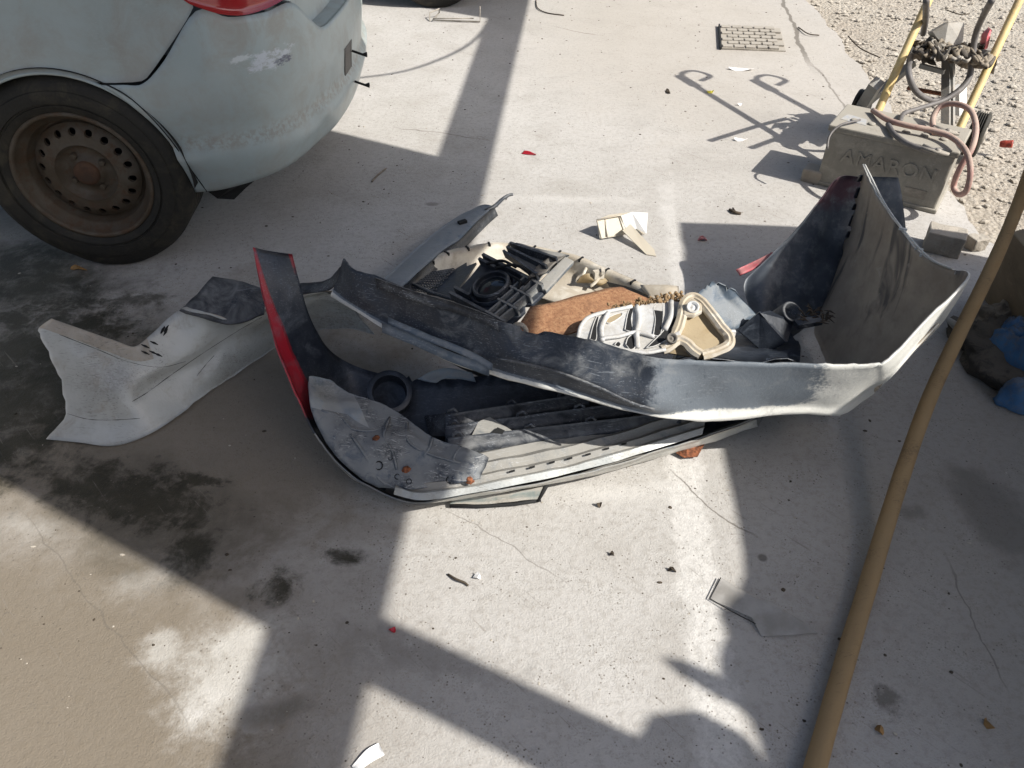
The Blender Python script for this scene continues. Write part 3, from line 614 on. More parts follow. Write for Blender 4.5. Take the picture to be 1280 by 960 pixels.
# ledge line between band and recess, torn flap strips along it
mb = MB(); ln = [P(*q) for q in ((470, 347, .405), (525, 366, .41), (575, 380, .40), (612, 394, .40), (622, 402, .39))]
mb.grid([[p, p + V((.004, -.012, -.018))] for p in ln], 5, 2, .004); mb.build('top_flange', M['black'], bumperA)
for (pa, wd) in (([(478, 403, .33), (520, 420, .325), (560, 438, .32), (612, 457, .315)], .016), ([(486, 397, .335), (540, 420, .33), (590, 440, .325), (616, 455, .318)], .008)):
    mb = MB(); mb.grid([[P(*p), P(*p) + V((.0, -.014, -wd))] for p in pa], 5, 2, .003, amp=.006, ns=22); mb.build('torn_strip', M['bluegrey'], bumperA)
mb = MB(); mb.tube(spline([P(*q) for q in ((620, 447, .335), (690, 463, .325), (745, 483, .315), (788, 503, .295), (818, 512, .285))], 5), .003, 6); mb.build('ledge', M['black'], bumperA)
# tabs along the far edge of the raised corner
for k in range(9):
    f = .06 + k * .105; p = P(1078, 212, .41).lerp(P(1035, 372, .05), f) + V((.012 * math.sin(f * 3), 0, 0)); mb = MB(); mb.box(p + V((-.003, -.002, 0)), V((.005, .001, 0)), V((0, .003, 0)), V((.001, 0, .008 + .006 * (k % 2)))); mb.build('clip_tab', M['blackin'], bumperA)
mb = MB(); mb.tube(spline([P(*q) for q in ((1081, 206, .42), (1089, 222, .413), (1106, 255, .405), (1131, 290, .40), (1161, 322, .405), (1189, 336, .42))], 5), [.0026] * 26, 6); mb.build('rolled_edge', M['white'], bumperA)
for px, py, z in ((1126, 283, .405), (1146, 308, .40), (1152, 316, .40), (1196, 338, .42)):
    p = P(px, py, z); mb = MB(); mb.box(p + V((.004, -.006, -.004)), V((.008, -.004, 0)), V((.001, .002, 0)), V((0, 0, .003))); mb.build('clip_tab', M['white'], bumperA)
# dark liner inside
mb = MB(); mb.grid([[P(840, 446, .22), P(855, 430, .14), P(870, 415, .09)], [P(920, 450, .2), P(930, 432, .12), P(940, 418, .07)], [P(1000, 450, .2), P(1000, 430, .11), P(990, 415, .06)]], 5, 4, .004, amp=.012, ns=14); mb.build('inner_liner', M['blackin'], bumperA)

# ------------------------------------------------------------------ red edged bumper lying on its face underneath
B_ = [((365, 318, .43), (316, 309, .45)), ((376, 358, .36), (327, 362, .38)), ((388, 398, .28), (344, 424, .29)), ((409, 434, .19), (371, 490, .20)), ((431, 451, .13), (399, 548, .12)), ((457, 462, .11), (430, 585, .08)),
      ((490, 470, .10), (470, 611, .06)), ((520, 474, .10), (515, 627, .06)), ((560, 474, .10), (565, 621, .075)), ((650, 468, .10), (650, 607, .085)), ((750, 460, .10), (722, 592, .09)), ((850, 450, .10), (800, 571, .09)), ((940, 440, .09), (880, 545, .085)), ((1000, 430, .09), (945, 522, .08))]
ctrl = []
NB = len(B_) - 1
for i, (a, b) in enumerate(B_):
    pa, pb = P(*a), P(*b); c = [pa]; fl = min(1, max(0, (i - 2) / 3))
    for f in (.22, .45, .68, .86):
        p = pa.lerp(pb, f); p.z -= fl * (.085 if f in (.45, .68) else .06) ; 
        if i < 4: p += V((-.008, 0, 0)) * math.sin(f * math.pi)
        p.z = max(p.z, .012); c.append(p)
    c.append(pb); ctrl.append(c)
bumperB = thing('red_edged_bumper', V((.1, 1.25, 0)), 'bumper lying on its face with dark inside and red edged wing standing up at left', 'bumper')
def mfB(a, b, s):
    i = a * NB
    if s == 1: return 1
    if 3.7 < i and b > .84: return 3
    if i > 6.2 and b > .62: return 3
    return 0
def paintB(a, b):
    i = a * NB; e = max(0, 1 - max(0, i - 3.1) / .6)
    return e * max(0, min(1, .5 + (b - (.88 - .15 * min(i, 2.2))) * 7)) + (max(0, .55 - i * .5) if b < .06 else 0)
M['bumperB'] = worn('dark_inside_with_red_overspray', (.013, .017, .027), (.03, .038, .052), dust=(.13, .15, .18), dust_lo=.52, dust_hi=.85, dust_max=.65, rough=.40, scratch=.3, scol=(.2, .22, .25), updust=.1, blend=((.20, .012, .022), (.33, .013, .027)))
def tearB(a, b):
    i = a * NB
    if b < .02 and 6 < i < 9: return V((0, .02, .012)) * noise.noise(V((i * 5, 1, 0)))
    return V((0, 0, 0))
mb = MB(); gB, nB = mb.grid(ctrl, 7, 4, .0045, mfB, amp=.004, ns=9, tear=tearB, flip=True, paint=paintB)
mb.build('skin', [M['bumperB'], M['white'], M['red'], M['greydust']], bumperB)
# lip ledges along the near side
rw = [(492, 618), (520, 625), (545, 624), (575, 619), (610, 613), (650, 605), (690, 597), (722, 589), (765, 578), (800, 567), (840, 555), (878, 543)]
mb = MB(); mb.grid([[P(x + k * .22, y - k, .095 + dz) for k, dz in ((0, 0), (9, .010), (12, .004), (21, .014), (24, .005), (36, .018), (39, .006), (50, .012), (54, -.02))] for x, y in rw], 5, 2, .003, lambda a, b, s: 1 if b < .2 else 0, amp=.004, ns=15, linear_v=True)
edge_split(mb.build('lip', [M['greydust'], M['carwhite']], bumperB), 50)
for x, y in ((640, 590), (665, 585), (690, 579), (712, 574), (735, 569), (758, 562), (780, 556)):
    p = P(x, y - 1, .112); mb = MB(); mb.box(p, V((.006, .002, 0)), V((0, .0012, 0)), V((0, 0, .002))); mb.build('lip_notch', M['dark'], bumperB)
# fender liner flap bolted over the corner
fl = [[(386, 471, .19), (386, 490, .19), (388, 510, .18), (404, 546, .14), (434, 583, .105), (473, 610, .08)], [(412, 475, .165), (420, 500, .16), (430, 520, .15), (450, 553, .14), (474, 582, .12), (500, 612, .095)],
      [(442, 494, .16), (452, 515, .155), (462, 535, .15), (480, 562, .14), (500, 588, .12), (520, 612, .10)], [(491, 512, .155), (496, 528, .15), (502, 546, .145), (512, 568, .135), (525, 588, .12), (540, 609, .10)],
      [(540, 546, .145), (542, 555, .14), (545, 566, .138), (550, 580, .13), (557, 592, .12), (565, 605, .105)], [(577, 559, .14), (578, 566, .138), (579, 574, .135), (582, 583, .13), (585, 592, .12), (588, 601, .11)], [(611, 574, .135), (609, 579, .133), (607, 584, .13), (604, 589, .128), (602, 593, .122), (600, 597, .115)]]
mb = MB(); gF, nF = mb.grid([[P(*q) for q in c] for c in fl], 6, 5, .003, lambda a, b, s: 1 if a < .32 and b < .42 else 0, amp=.010, ns=16)
M['liner'] = worn('grey_liner_plastic', (.13, .15, .175), (.045, .055, .075), dust=(.24, .245, .24), dust_lo=.52, dust_hi=.72, dust_max=.7, rough=.6, scratch=.8, grime_amt=.95, grime=(.02, .024, .032), scale=13)
flap = mb.build('liner_flap', [M['liner'], M['primer']], bumperB)
def onF(x, y):
    best = min(((gF[i][j] - P(x, y, gF[i][j].z)).length, i, j) for i in range(len(gF)) for j in range(len(gF[0]))); return gF[best[1]][best[2]], nF[best[1]][best[2]]
for x, y, r, m_ in ((472, 551, .011, 'bolt'), (507, 589, .010, 'bolt'), (586, 599, .010, 'bolt')):
    p, n = onF(x, y); n = n if n.z > 0 else -n; mb = MB(); mb.lathe([(r * 1.1, -.002), (r, .0015), (r * .75, .002), (r * .6, .005), (r * .5, .0055), (.0004, .0055)], p, n, 7); mb.build('rusty_bolt', M[m_], flap)
for x, y, r in ((474, 583, .008), (453, 550, .007), (497, 597, .005), (511, 600, .005), (562, 601, .006), (487, 575, .004)):
    p, n = onF(x, y); n = n if n.z > 0 else -n; mb = MB(); mb.lathe([(r, -.003), (r * 1.25, .003), (r, .004), (r * .8, .001), (.0004, .001)], p, n, 12); mb.build('hole_rim', M['dark'], flap)
for c in (((440, 545, .15), (455, 570, .135), (475, 600, .115), (492, 620, .09)), ((487, 522, .16), (480, 545, .155), (487, 565, .145), (495, 588, .13)), ((508, 528, .16), (512, 550, .15), (535, 566, .145), (575, 580, .14)), ((577, 559, .145), (570, 570, .143), (566, 580, .14)), ((541, 547, .15), (536, 560, .147), (532, 570, .145)), ((400, 512, .165), (425, 525, .16), (443, 535, .155), (470, 538, .155), (492, 530, .155))):
    mb = MB(); mb.tube(spline([onF(x, y)[0] + V((0, -.001, .002)) for x, y, z in c], 4), .0035, 6); mb.build('liner_ridge', M['liner'], flap)
# round lamp collar and louvre bars of the grille opening
p = P(487, 492, .10); mb = MB(); mb.lathe([(.052, -.03), (.052, .018), (.048, .02), (.040, .02), (.038, -.03)], p, V((.15, -.55, .8)), 40); edge_split(mb.build('lamp_collar', M['blackin'], bumperB))
for k, (a, b, z0, z1) in enumerate((((556, 519), (735, 492), .125, .105), ((557, 533), (790, 503), .125, .105), ((560, 548), (850, 515), .125, .11))):
    A0, A1 = P(*a, z0), P(*b, z1); mb = MB(); n_ = 8
    mb.grid([[A0.lerp(A1, t / n_), A0.lerp(A1, t / n_) + V((0, -.022, -.010)), A0.lerp(A1, t / n_) + V((0, -.026, -.028))] for t in range(n_ + 1)], 2, 3, .004); lv = mb.build('louvre', M['black'], bumperB)
    for t in (.02, .42 - .05 * k, .78 - .1 * k):
        q = A0.lerp(A1, t); mb = MB(); mb.tube([q + V((0, 0, -.02)), q + V((.002, .002, .010)), q + V((.014, .002, .016)), q + V((.022, -.004, .010))], .004, 6); mb.build('hook', M['black'], lv)
mb = MB(); mb.plate([P(588, 548, .12), P(598, 527, .125), P(612, 521, .127), P(640, 538, .122), P(632, 545, .118)], .006); mb.build('louvre_bracket', M['greydust'], bumperB)
mb = MB(); mb.plate([P(614, 541, .126), P(622, 534, .128), P(631, 538, .126), P(628, 542, .125)], .004); mb.build('bracket_hole', M['dark'], bumperB)
mb = MB(); mb.plate([P(530, 520, .06), P(556, 516, .10), P(560, 545, .10), P(538, 545, .05)], .006); mb.build('side_vane', M['black'], bumperB)
mb = MB(); mb.grid([[P(522, 474, .105), P(545, 480, .10)], [P(540, 464, .115), P(556, 474, .10)], [P(560, 460, .12), P(575, 474, .10)], [P(590, 466, .11), P(595, 478, .095)]], 4, 3, .004, amp=.006, ns=20); mb.build('torn_edge', M['primer'], bumperB)

# ------------------------------------------------------------------ crumpled white skin at the left
C_ = [[(64, 398, .24), (48, 413, .22), (60, 440, .18), (76, 475, .12), (82, 518, .05), (57, 549, .008)],
      [(100, 411, .225), (92, 428, .20), (98, 452, .165), (104, 485, .11), (104, 524, .045), (98, 553, .008)],
      [(140, 425, .20), (135, 444, .17), (135, 464, .14), (138, 493, .10), (138, 527, .04), (141, 557, .008)],
      [(168, 434, .18), (172, 456, .14), (168, 473, .12), (165, 499, .08), (178, 521, .04), (186, 543, .008)],
      [(193, 415, .19), (204, 450, .13), (202, 463, .11), (200, 477, .08), (215, 497, .04), (228, 516, .008)],
      [(224, 387, .215), (240, 433, .135), (246, 441, .115), (255, 450, .085), (262, 469, .05), (270, 483, .01)],
      [(250, 390, .215), (280, 410, .15), (285, 419, .125), (290, 429, .10), (296, 448, .06), (303, 462, .02)],
      [(290, 401, .19), (318, 394, .16), (322, 402, .14), (327, 411, .11), (334, 426, .07), (342, 436, .035)],
      [(335, 385, .19), (355, 380, .17), (360, 388, .15), (366, 396, .12), (374, 408, .08), (383, 418, .05)],
      [(385, 370, .19), (398, 367, .18), (404, 376, .16), (410, 386, .13), (418, 398, .10), (428, 410, .07)],
      [(415, 366, .18), (430, 369, .17), (438, 380, .15), (445, 392, .12), (455, 404, .09), (468, 418, .06)]]
ctrl = [[P(*q) for q in c] for c in C_]
bumperC = thing('crumpled_bumper_skin', V((-.75, 1.6, 0)), 'crumpled white bumper skin with flared end lying in shade left of the pile', 'bumper')
def mfC(a, b, s):
    if s == 1: return 1
    return 2 if b < .16 and a < .36 else 0
def tearC(a, b):
    if a < .01: return V((.008, 0, .004)) * noise.noise(V((b * 14, 0, 2)))
    if .42 < a: return V((0, 0, .006)) * noise.noise(V((a * 22, b * 5, 0)))
    return V((0, 0, 0))
M['dullwhite'] = worn('dusty_off_white', (.38, .36, .325), (.30, .28, .245), dust=(.33, .29, .235), rough=.6, scratch=.6, scol=(.1, .09, .08), grime_amt=.6, grime=(.1, .085, .07))
mb = MB(); mb.grid(ctrl, 6, 5, .004, mfC, amp=.005, ns=9, tear=tearC, flip=True); mb.build('skin', [M['carwhite'], M['innerwhite'], M['dullwhite']], bumperC)
mb = MB(); mb.grid([[P(224, 387, .218), P(240, 372, .225), P(266, 346, .24)], [P(262, 400, .20), P(272, 378, .215), P(292, 349, .235)], [P(296, 404, .19), P(304, 380, .21), P(319, 357, .23)], [P(330, 392, .19), P(332, 378, .2), P(340, 364, .215)]], 5, 4, .004, amp=.007, ns=14); mb.build('black_trim', M['black'], bumperC)
mb = MB(); mb.grid([[P(336, 378, .2), P(338, 362, .21)], [P(375, 368, .22), P(372, 355, .23)], [P(410, 362, .26), P(408, 350, .27)], [P(428, 345, .31), P(424, 334, .33)]], 5, 3, .004, amp=.004, ns=18); mb.build('black_tail', M['black'], bumperC)
for k, pts_ in enumerate((((165, 502, .085), (185, 490, .09), (215, 468, .095), (256, 440, .115), (300, 412, .14), (328, 396, .155)), ((74, 418, .215), (120, 436, .185), (160, 452, .15), (200, 459, .13), (232, 452, .13)), ((84, 517, .055), (110, 524, .05), (140, 525, .045), (175, 523, .04)), ((246, 470, .062), (258, 455, .085), (268, 444, .10)))):
    mb = MB(); mb.tube(spline([P(x, y, z + .012) for x, y, z in pts_], 5), [.0003 + .0014 * abs(noise.noise(V((q_ * .4, k, 0)))) for q_ in range(5 * (len(pts_) - 1) + 1)], 5); mb.build('crack', M['dark'], bumperC)  # thin dark tubes drawn along the creases of the skin
for k in range(9):
    x, y = (random.gauss(206, 2), random.gauss(412, 3)) if k < 4 else (random.uniform(180, 198), random.uniform(428, 444)); z = .20 - (y - 405) * .0009
    p = P(x, y, z); d = V((.010, .006, .012)) if k < 4 else V((.016, -.004, -.006)); mb = MB(); mb.tube([p - d * .6, p, p + d * .6], [.0008, .003, .0008], 5); mb.build('scrape', M['dark'], bumperC)

# ------------------------------------------------------------------ ivory bumper back with clips behind
D_ = [((500, 366), .10), ((511, 353), .095), ((530, 333), .085), ((552, 318), .075), ((583, 310), .065), ((616, 305), .06), ((648, 306), .06), ((688, 313), .06), ((721, 321), .065), ((760, 337), .07), ((800, 355), .08), ((835, 370), .085)]
ctrl = []
for (x, y), z in D_:
    a = P(x, y, z); inn = (V((.08, 1.45, 0)) - V((a.x, a.y, 0))).normalized()
    ctrl.append([a, a + inn * .018 + V((0, 0, .002)), a + inn * .028 + V((0, 0, -.03)), a + inn * .05 + V((0, 0, -.045)), a + inn * .13 + V((0, 0, -.035)), a + inn * .24 + V((0, 0, -.02))])
    for q in ctrl[-1]: q.z = max(q.z, .012)
bumperD = thing('ivory_bumper', V((.1, 1.85, 0)), 'ivory backed bumper curve with clip notches lying behind the black housing', 'bumper')
mb = MB(); gD, _n = mb.grid(ctrl, 6, 3, .004, None, amp=.003, ns=10); mb.build('skin', M['ivory'], bumperD)
for k in range(13):
    i = 4 + k * 5; 
    if i >= len(gD): break
    p = gD[i][2]; d = (gD[min(i + 1, len(gD) - 1)][2] - gD[i - 1][2]).normalized(); mb = MB(); mb.box(p, d * .003, d.cross(V((0, 0, 1))) * .010, V((0, 0, .006))); mb.build('clip_notch', M['dark'], bumperD)
mb = MB(); mb.grid([[P(812, 372, .09), P(800, 356, .10)], [P(835, 376, .10), P(830, 356, .115)], [P(850, 371, .10), P(848, 358, .11)]], 5, 4, .018, amp=.003, ns=20); mb.build('rounded_end', M['ivory'], bumperD)
for pts_ in ([(735, 330, .06), (728, 345, .05), (722, 352, .045)], [(752, 342, .07), (745, 352, .06), (738, 358, .05)]):
    mb = MB(); mb.tube(spline([P(*q) for q in pts_], 4), .005, 7); mb.build('moulded_rib', M['ivory'], bumperD)
p = P(748, 343, .075); mb = MB(); mb.box(p, V((.014, .004, 0)), V((-.003, .008, 0)), V((0, 0, .012))); mb.box(p + V((.012, 0, .012)), V((.005, 0, 0)), V((0, .012, 0)), V((0, 0, .006))); mb.build('clip_block', M['ivory'], bumperD)
mb = MB(); mb.grid([[P(720, 352, .05), P(742, 352, .04)], [P(730, 343, .075), P(752, 356, .05)], [P(748, 345, .06), P(762, 352, .05)]], 4, 3, .004); mb.build('moulded_pocket', M['tan'], bumperD)
mb = MB(); mb.grid([[P(758, 352, .07), P(762, 358, .06)], [P(790, 360, .08), P(792, 367, .07)], [P(822, 376, .085), P(822, 382, .075)]], 4, 2, .004, amp=.004, ns=20); mb.build('dark_seal', M['blackin'], bumperD)

# ------------------------------------------------------------------ blue grey trim blade
bl = thing('trim_blade', P(540, 310, .03), 'long blue-grey plastic trim blade with hooked tip pointing away from the pile', 'trim strip')
L_ = [((470, 360, .15), (500, 362, .15)), ((519, 313, .075), (551, 316, .075)), ((548, 289, .055), (573, 301, .055)), ((561, 279, .05), (590, 284, .05)), ((580, 268, .045), (604, 270, .045)), ((597, 259, .04), (617, 259, .045))]
mb = MB(); mb.grid([[P(*a), P(*a).lerp(P(*b), .5) + V((0, 0, .006)), P(*b)] for a, b in L_], 5, 3, .004, amp=.003, ns=12); mb.build('blade', M['bluegrey'], bl)
mb = MB(); mb.grid([[P(*b), P(*b) + V((.012, -.004, -.03))] for a, b in L_], 5, 2, .003, amp=.002); mb.build('side_flange', M['black'], bl)
mb = MB(); mb.tube(spline([P(*q) for q in ((606, 264, .045), (618, 258, .05), (628, 249, .055), (636, 244, .06), (641, 243, .06))], 4), [.007] * 8 + [.006] * 4 + [.005] * 5, 6); mb.build('hooked_tip', M['black'], bl)
mb = MB(); mb.tube([P(634, 244, .06), P(632, 249, .045)], .004, 6); mb.build('tip_barb', M['black'], bl)
mb = MB(); mb.box(P(578, 278, .062), V((.012, .008, 0)), V((-.004, .006, 0)), V((0, 0, .006))); mb.build('rivet_clip', M['dark'], bl)

# ------------------------------------------------------------------ black lamp housing in the middle of the pile
def bil(c, u, v, h=0.0):
    p = c[0].lerp(c[1], u).lerp(c[3].lerp(c[2], u), v); n = (c[1] - c[0]).cross(c[3] - c[0]).normalized()
    if n.z < 0: n = -n
    return p + n * h
fh = thing('lamp_housing', P(617, 370, .12), 'black plastic lamp housing with round lens and ribs amid the pile', 'lamp housing')
q = [P(563, 372, .17), P(633, 410, .20), P(683, 362, .24), P(606, 322, .21)]
mb = MB(); mb.plate([bil(q, *a) for a in ((0, 0), (1, 0), (1.0, .45), (.93, .55), (1, .62), (1, 1), (.6, 1.04), (.3, 1), (0, 1), (.02, .55))], .012); edge_split(bev(mb.build('base_plate', M['blackin'], fh), .003))
cn = bil(q, .46, .5, .012); nn = (bil(q, .5, .5, .1) - bil(q, .5, .5, 0)).normalized()
mb = MB(); mb.lathe([(.050, -.02), (.050, .012), (.046, .016), (.042, .014), (.041, .002), (.038, .001)], cn, nn, 40); edge_split(mb.build('ring', M['black'], fh), 40)
mb = MB(); mb.lathe([(.040, .0), (.03, .005), (.015, .008), (.0004, .009)], cn, nn, 32); mb.build('lens', M['glass'], fh)
mb = MB(); mb.lathe([(.060, -.012), (.060, .002), (.057, .003), (.055, -.008)], cn, nn, 40); mb.build('outer_collar', M['blackin'], fh)
for v in (.02, .15, .86, .97):
    mb = MB(); a, b = bil(q, .02, v, .01), bil(q, .30 if .1 < v < .9 else .98, v, .01); mb.box((a + b) / 2, (b - a) / 2, nn * .010, nn.cross(b - a).normalized() * .004); mb.build('rib', M['black'], fh)
for u in (.72, .82, .92):
    for (va, vb) in ((.04, .30), (.36, .62), (.68, .93)):
        mb = MB(); a, b = bil(q, u, va, .01), bil(q, u + .02, vb, .01); mb.box((a + b) / 2, (b - a) / 2, nn * .012, nn.cross(b - a).normalized() * .0028); mb.build('rib', M['greydust'], fh)
for v in (.02, .33, .65, .95):
    mb = MB(); a, b = bil(q, .68, v, .01), bil(q, 1.0, v, .01); mb.box((a + b) / 2, (b - a) / 2, nn * .012, nn.cross(b - a).normalized() * .0028); mb.build('rib', M['greydust'], fh)
w1 = [P(632, 322, .235), P(672, 352, .25), P(712, 320, .27), P(646, 306, .25)]
mb = MB(); mb.grid([[bil(w1, u, v, .010 * math.sin(v * 9)) for v in (0, .25, .5, .75, 1)] for u in (0, .33, .66, 1)], 4, 4, .004, amp=.004, ns=18); mb.build('side_wing', M['greydust'], fh)
mb = MB(); mb.plate([P(683, 364, .245), P(671, 355, .25), P(706, 320, .275), P(718, 326, .27)], .014); bev(mb.build('side_rail', M['greydust'], fh), .003)
for v in (.05, .35, .66):
    a, b = bil(w1, 0, v, .012), bil(w1, 1, v, .012); mb = MB(); mb.box((a + b) / 2, (b - a) / 2, nn * .012, nn.cross(b - a).normalized() * .003); mb.build('rib', M['black'], fh)
mb = MB(); mb.grid([[P(660, 348, .262), P(672, 345, .262), P(682, 342, .262)], [P(672, 332, .27), P(682, 333, .262), P(694, 330, .27)], [P(690, 320, .275), P(698, 322, .272), P(706, 322, .275)]], 4, 4, .004); mb.build('scoop', M['recess'], fh)
for pts_ in (((620, 335, .25), (640, 331, .265), (655, 336, .265), (663, 346, .26), (655, 356, .25)), ((608, 330, .24), (628, 326, .25), (645, 334, .255)), ((640, 345, .25), (650, 352, .25), (648, 362, .24))):
    mb = MB(); mb.tube(spline([P(*p) for p in pts_], 5), .0038, 6); mb.build('wire', M['dark'], fh)
# mesh grille scrap
mg = thing('mesh_grille_scrap', P(535, 365, .06), 'dark scrap of honeycomb grille between the blade and the lamp housing', 'grille')
q2 = [P(512, 362, .12), P(566, 372, .15), P(594, 330, .16), P(545, 340, .12)]
mb = MB(); mb.plate([bil(q2, u, v) for u, v in ((.40, 0), (1, 0), (1, 1.05), (.8, .98), (.7, 1.15), (.55, 1))], .006); mb.build('backing', M['blackin'], mg)
mb = MB()
for i in range(9):
    for j in range(9):
        c = bil(q2, (i + (.5 if j % 2 else 0)) / 16, j / 9.0, .004); r = .0058; n2 = (bil(q2, .5, .5, .1) - bil(q2, .5, .5, 0)).normalized(); e = n2.cross(V((0, 1, 0))).normalized(); g2 = n2.cross(e)
        hx = [c + (e * math.cos(k * math.pi / 3) + g2 * math.sin(k * math.pi / 3)) * r for k in range(6)]; mb.tube(hx, .0014, 4, closed=True)
o = mb.build('honeycomb', M['black'], mg); o['kind'] = 'stuff'
mb = MB(); mb.tube(spline(PP((508, 352, .11), (520, 357, .13), (540, 366, .15), (566, 374, .165)), 4), .005, 6); mb.build('edge_bar', M['black'], mg)

# ------------------------------------------------------------------ rusty crash bar plate
rp = thing('rusty_steel_plate', P(720, 395, .1), 'bent rusty brown steel plate with curled end amid the pile', 'steel plate')
R_ = [[(641, 418, .26), (651, 402, .262), (663, 383, .265)], [(680, 420, .26), (688, 398, .262), (695, 376, .265)], [(716, 416, .26), (725, 392, .262), (735, 366, .265)], [(748, 404, .26), (760, 380, .262), (771, 359, .265)], [(784, 392, .26), (786, 378, .262), (788, 364, .262)], [(812, 384, .255), (812, 379, .256), (812, 374, .256)]]
mb = MB(); mb.grid([[P(*p) for p in c] for c in R_], 5, 5, .004, amp=.004, ns=12, tear=lambda a, b: V((0, .012, -.006)) * noise.noise(V((a * 25, b * 9, 0))) if b > .97 or a > .97 else V((0, 0, 0))); mb.build('plate', M['rust'], rp)
mb = MB(); c0 = P(648, 416, .285); mb.tube([c0 + V((.017 * math.cos(a), .004, .024 * math.sin(a) - .004)) for a in [R(-80 + 20 * k) for k in range(11)]], .006, 7); mb.build('curled_end', M['beige'], rp)
# clods of earth on its edge
mb = MB()
for k in range(420):
    f = random.random(); p = P(765, 388, .285).lerp(P(850, 372, .29), f) + V((random.uniform(-.01, .01), random.uniform(-.012, .012), random.uniform(-.01, .012))); r = .0012 + .005 * random.random() ** 2.5
    bmv = [p + V((math.cos(a) * math.cos(b), math.sin(a) * math.cos(b), math.sin(b))) * r * random.uniform(.7, 1.2) for b in (-.9, 0, .9) for a in (0, 1.26, 2.5, 3.8, 5.0)]
    fs = [(i, (i + 1) % 5, 5 + (i + 1) % 5, 5 + i) for i in range(5)] + [(5 + i, 5 + (i + 1) % 5, 10 + (i + 1) % 5, 10 + i) for i in range(5)] + [(10, 11, 12, 13, 14)]
    mb.add(bmv, fs, 0, True)
M['soil'] = plain('dry_soil', (.25, .165, .085), .95, scale=60, bump=.4)
tag(mb.build('dry_soil', M['soil'], loc=P(805, 380, .28), kind='stuff'), 'dry brown soil crumbs along the top of the alloy bracket', 'soil')

# ------------------------------------------------------------------ ribbed alloy bracket
ab = thing('alloy_bracket', P(790, 410, .2), 'ribbed dull silver bracket with curved slots beside the rusty plate', 'bracket')
def rib(pts_, wd, mat='alloy', th=.006, nm='rib'):
    p = spline([P(*a) for a in pts_], 6); g = []
    for i, x in enumerate(p):
        t = (p[min(i + 1, len(p) - 1)] - p[max(i - 1, 0)]).normalized(); s = t.cross(V((0, -.6, .8))).normalized(); W = wd if not isinstance(wd, tuple) else wd[0] + (wd[1] - wd[0]) * i / (len(p) - 1)
        up = s.cross(t); up = up if up.z > 0 else -up; g.append([x - s * W - up * .010, x - s * W, x - s * W * .55 + up * .0025, x, x + s * W * .55 + up * .0025, x + s * W, x + s * W - up * .010])
    m = MB(); m.grid(g, 1, 1, .003, amp=.0015, ns=40, linear_v=True); edge_split(m.build(nm, M[mat], ab), 50)
ao = PP((721, 425, .283), (724, 411, .286), (731, 400, .288), (742, 393, .289), (765, 388, .290), (790, 382, .291), (836, 375, .293), (857, 378, .293), (856, 396, .290), (848, 418, .286), (832, 438, .282), (803, 441, .281), (760, 432, .282))
mb = MB(); mb.plate(ao, .010); bev(mb.build('cast_plate', M['alloy'], ab), .003)
for sl_ in (((737, 424), (741, 408), (746, 395.5), (748.5, 396.6), (746, 408), (745, 425)), ((781, 412.5), (784, 394), (788, 384), (792, 385), (789, 399), (790.5, 413.6)), ((816.5, 419), (819, 399), (817, 384), (827, 379.6), (829, 392), (825.5, 418)), ((807.6, 435), (828, 414.8), (847, 392), (849, 401), (840, 419), (822, 431)), ((782, 430.6), (785, 422), (792, 419), (794, 433), (788, 437)), ((768, 431), (772, 427), (776, 430), (773, 434)), ((757, 402), (762, 396), (776, 391), (777, 395), (763, 404))):
    m_ = 'tan' if sl_[0] == (757, 402) else 'dark'; mb = MB(); pz = [P(x, y, .2878 + (420 - y) * .00009) for x, y in sl_]; mb.plate(pz, .002); so_ = mb.build('slot', M[m_], ab)
    mb = MB(); mb.tube(spline(pz + [pz[0]], 3), .0012, 6); mb.build('slot_rim', M['alloy'], so_)
for pts_, r_ in ((((753, 426, .288), (752, 409, .292), (760, 391, .293)), .0055), (((797, 434, .287), (796, 415, .292), (799, 399, .294), (796, 383, .295)), .006), (((831, 412, .291), (839, 394, .295), (839, 377, .297)), .0065), (((752, 423, .290), (775, 420, .291), (797, 415, .293), (818, 421, .289)), .0045), (((722, 424, .287), (727, 406, .291), (742, 394, .293), (790, 383, .295)), .0045), (((724, 427, .285), (760, 433, .285), (803, 441, .284), (832, 437, .285)), .0045)):
    mb = MB(); mb.tube(spline([P(*q_) for q_ in pts_], 6), r_, 8); mb.build('rib', M['alloy'], ab)
# ------------------------------------------------------------------ beige bracket
bb = thing('beige_bracket', P(880, 420, .2), 'beige plastic bracket with tan pocket and two bolt eyes at the alloy bracket', 'bracket')
rimp = PP((826, 436, .275), (838, 428, .285), (848, 410, .295), (853, 392, .305), (856, 378, .31), (866, 371, .312), (877, 377, .31), (890, 392, .305), (902, 408, .295), (912, 420, .285), (911, 431, .275), (895, 439, .268), (878, 444, .265))
mb = MB(); mb.plate([p - V((0, -.003, .010)) for p in rimp], .004); mb.build('pocket', M['tan'], bb)
ab_, ab = ab, bb; rib([(826, 436, .275), (838, 428, .285), (848, 410, .295), (853, 392, .305), (856, 378, .31), (866, 371, .312), (877, 377, .31), (890, 392, .305), (902, 408, .295), (912, 420, .285), (911, 431, .275), (895, 439, .268), (878, 444, .265)], .008, 'beige', nm='rim')
rib([(828, 437, .28), (836, 433, .285), (848, 425, .29), (858, 428, .288), (867, 437, .28), (876, 443, .275)], .008, 'beige', nm='foot')
mb = MB(); mb.plate(PP((853, 380, .313), (866, 372, .315), (877, 379, .313), (878, 388, .312), (868, 393, .311), (855, 392, .311)), .012); bev(mb.build('ear', M['beige'], bb), .003)
mb = MB(); mb.plate(PP((830, 432, .290), (838, 418, .296), (850, 412, .299), (852, 420, .296), (842, 430, .291)), .012); bev(mb.build('ear', M['alloy'], bb), .003)
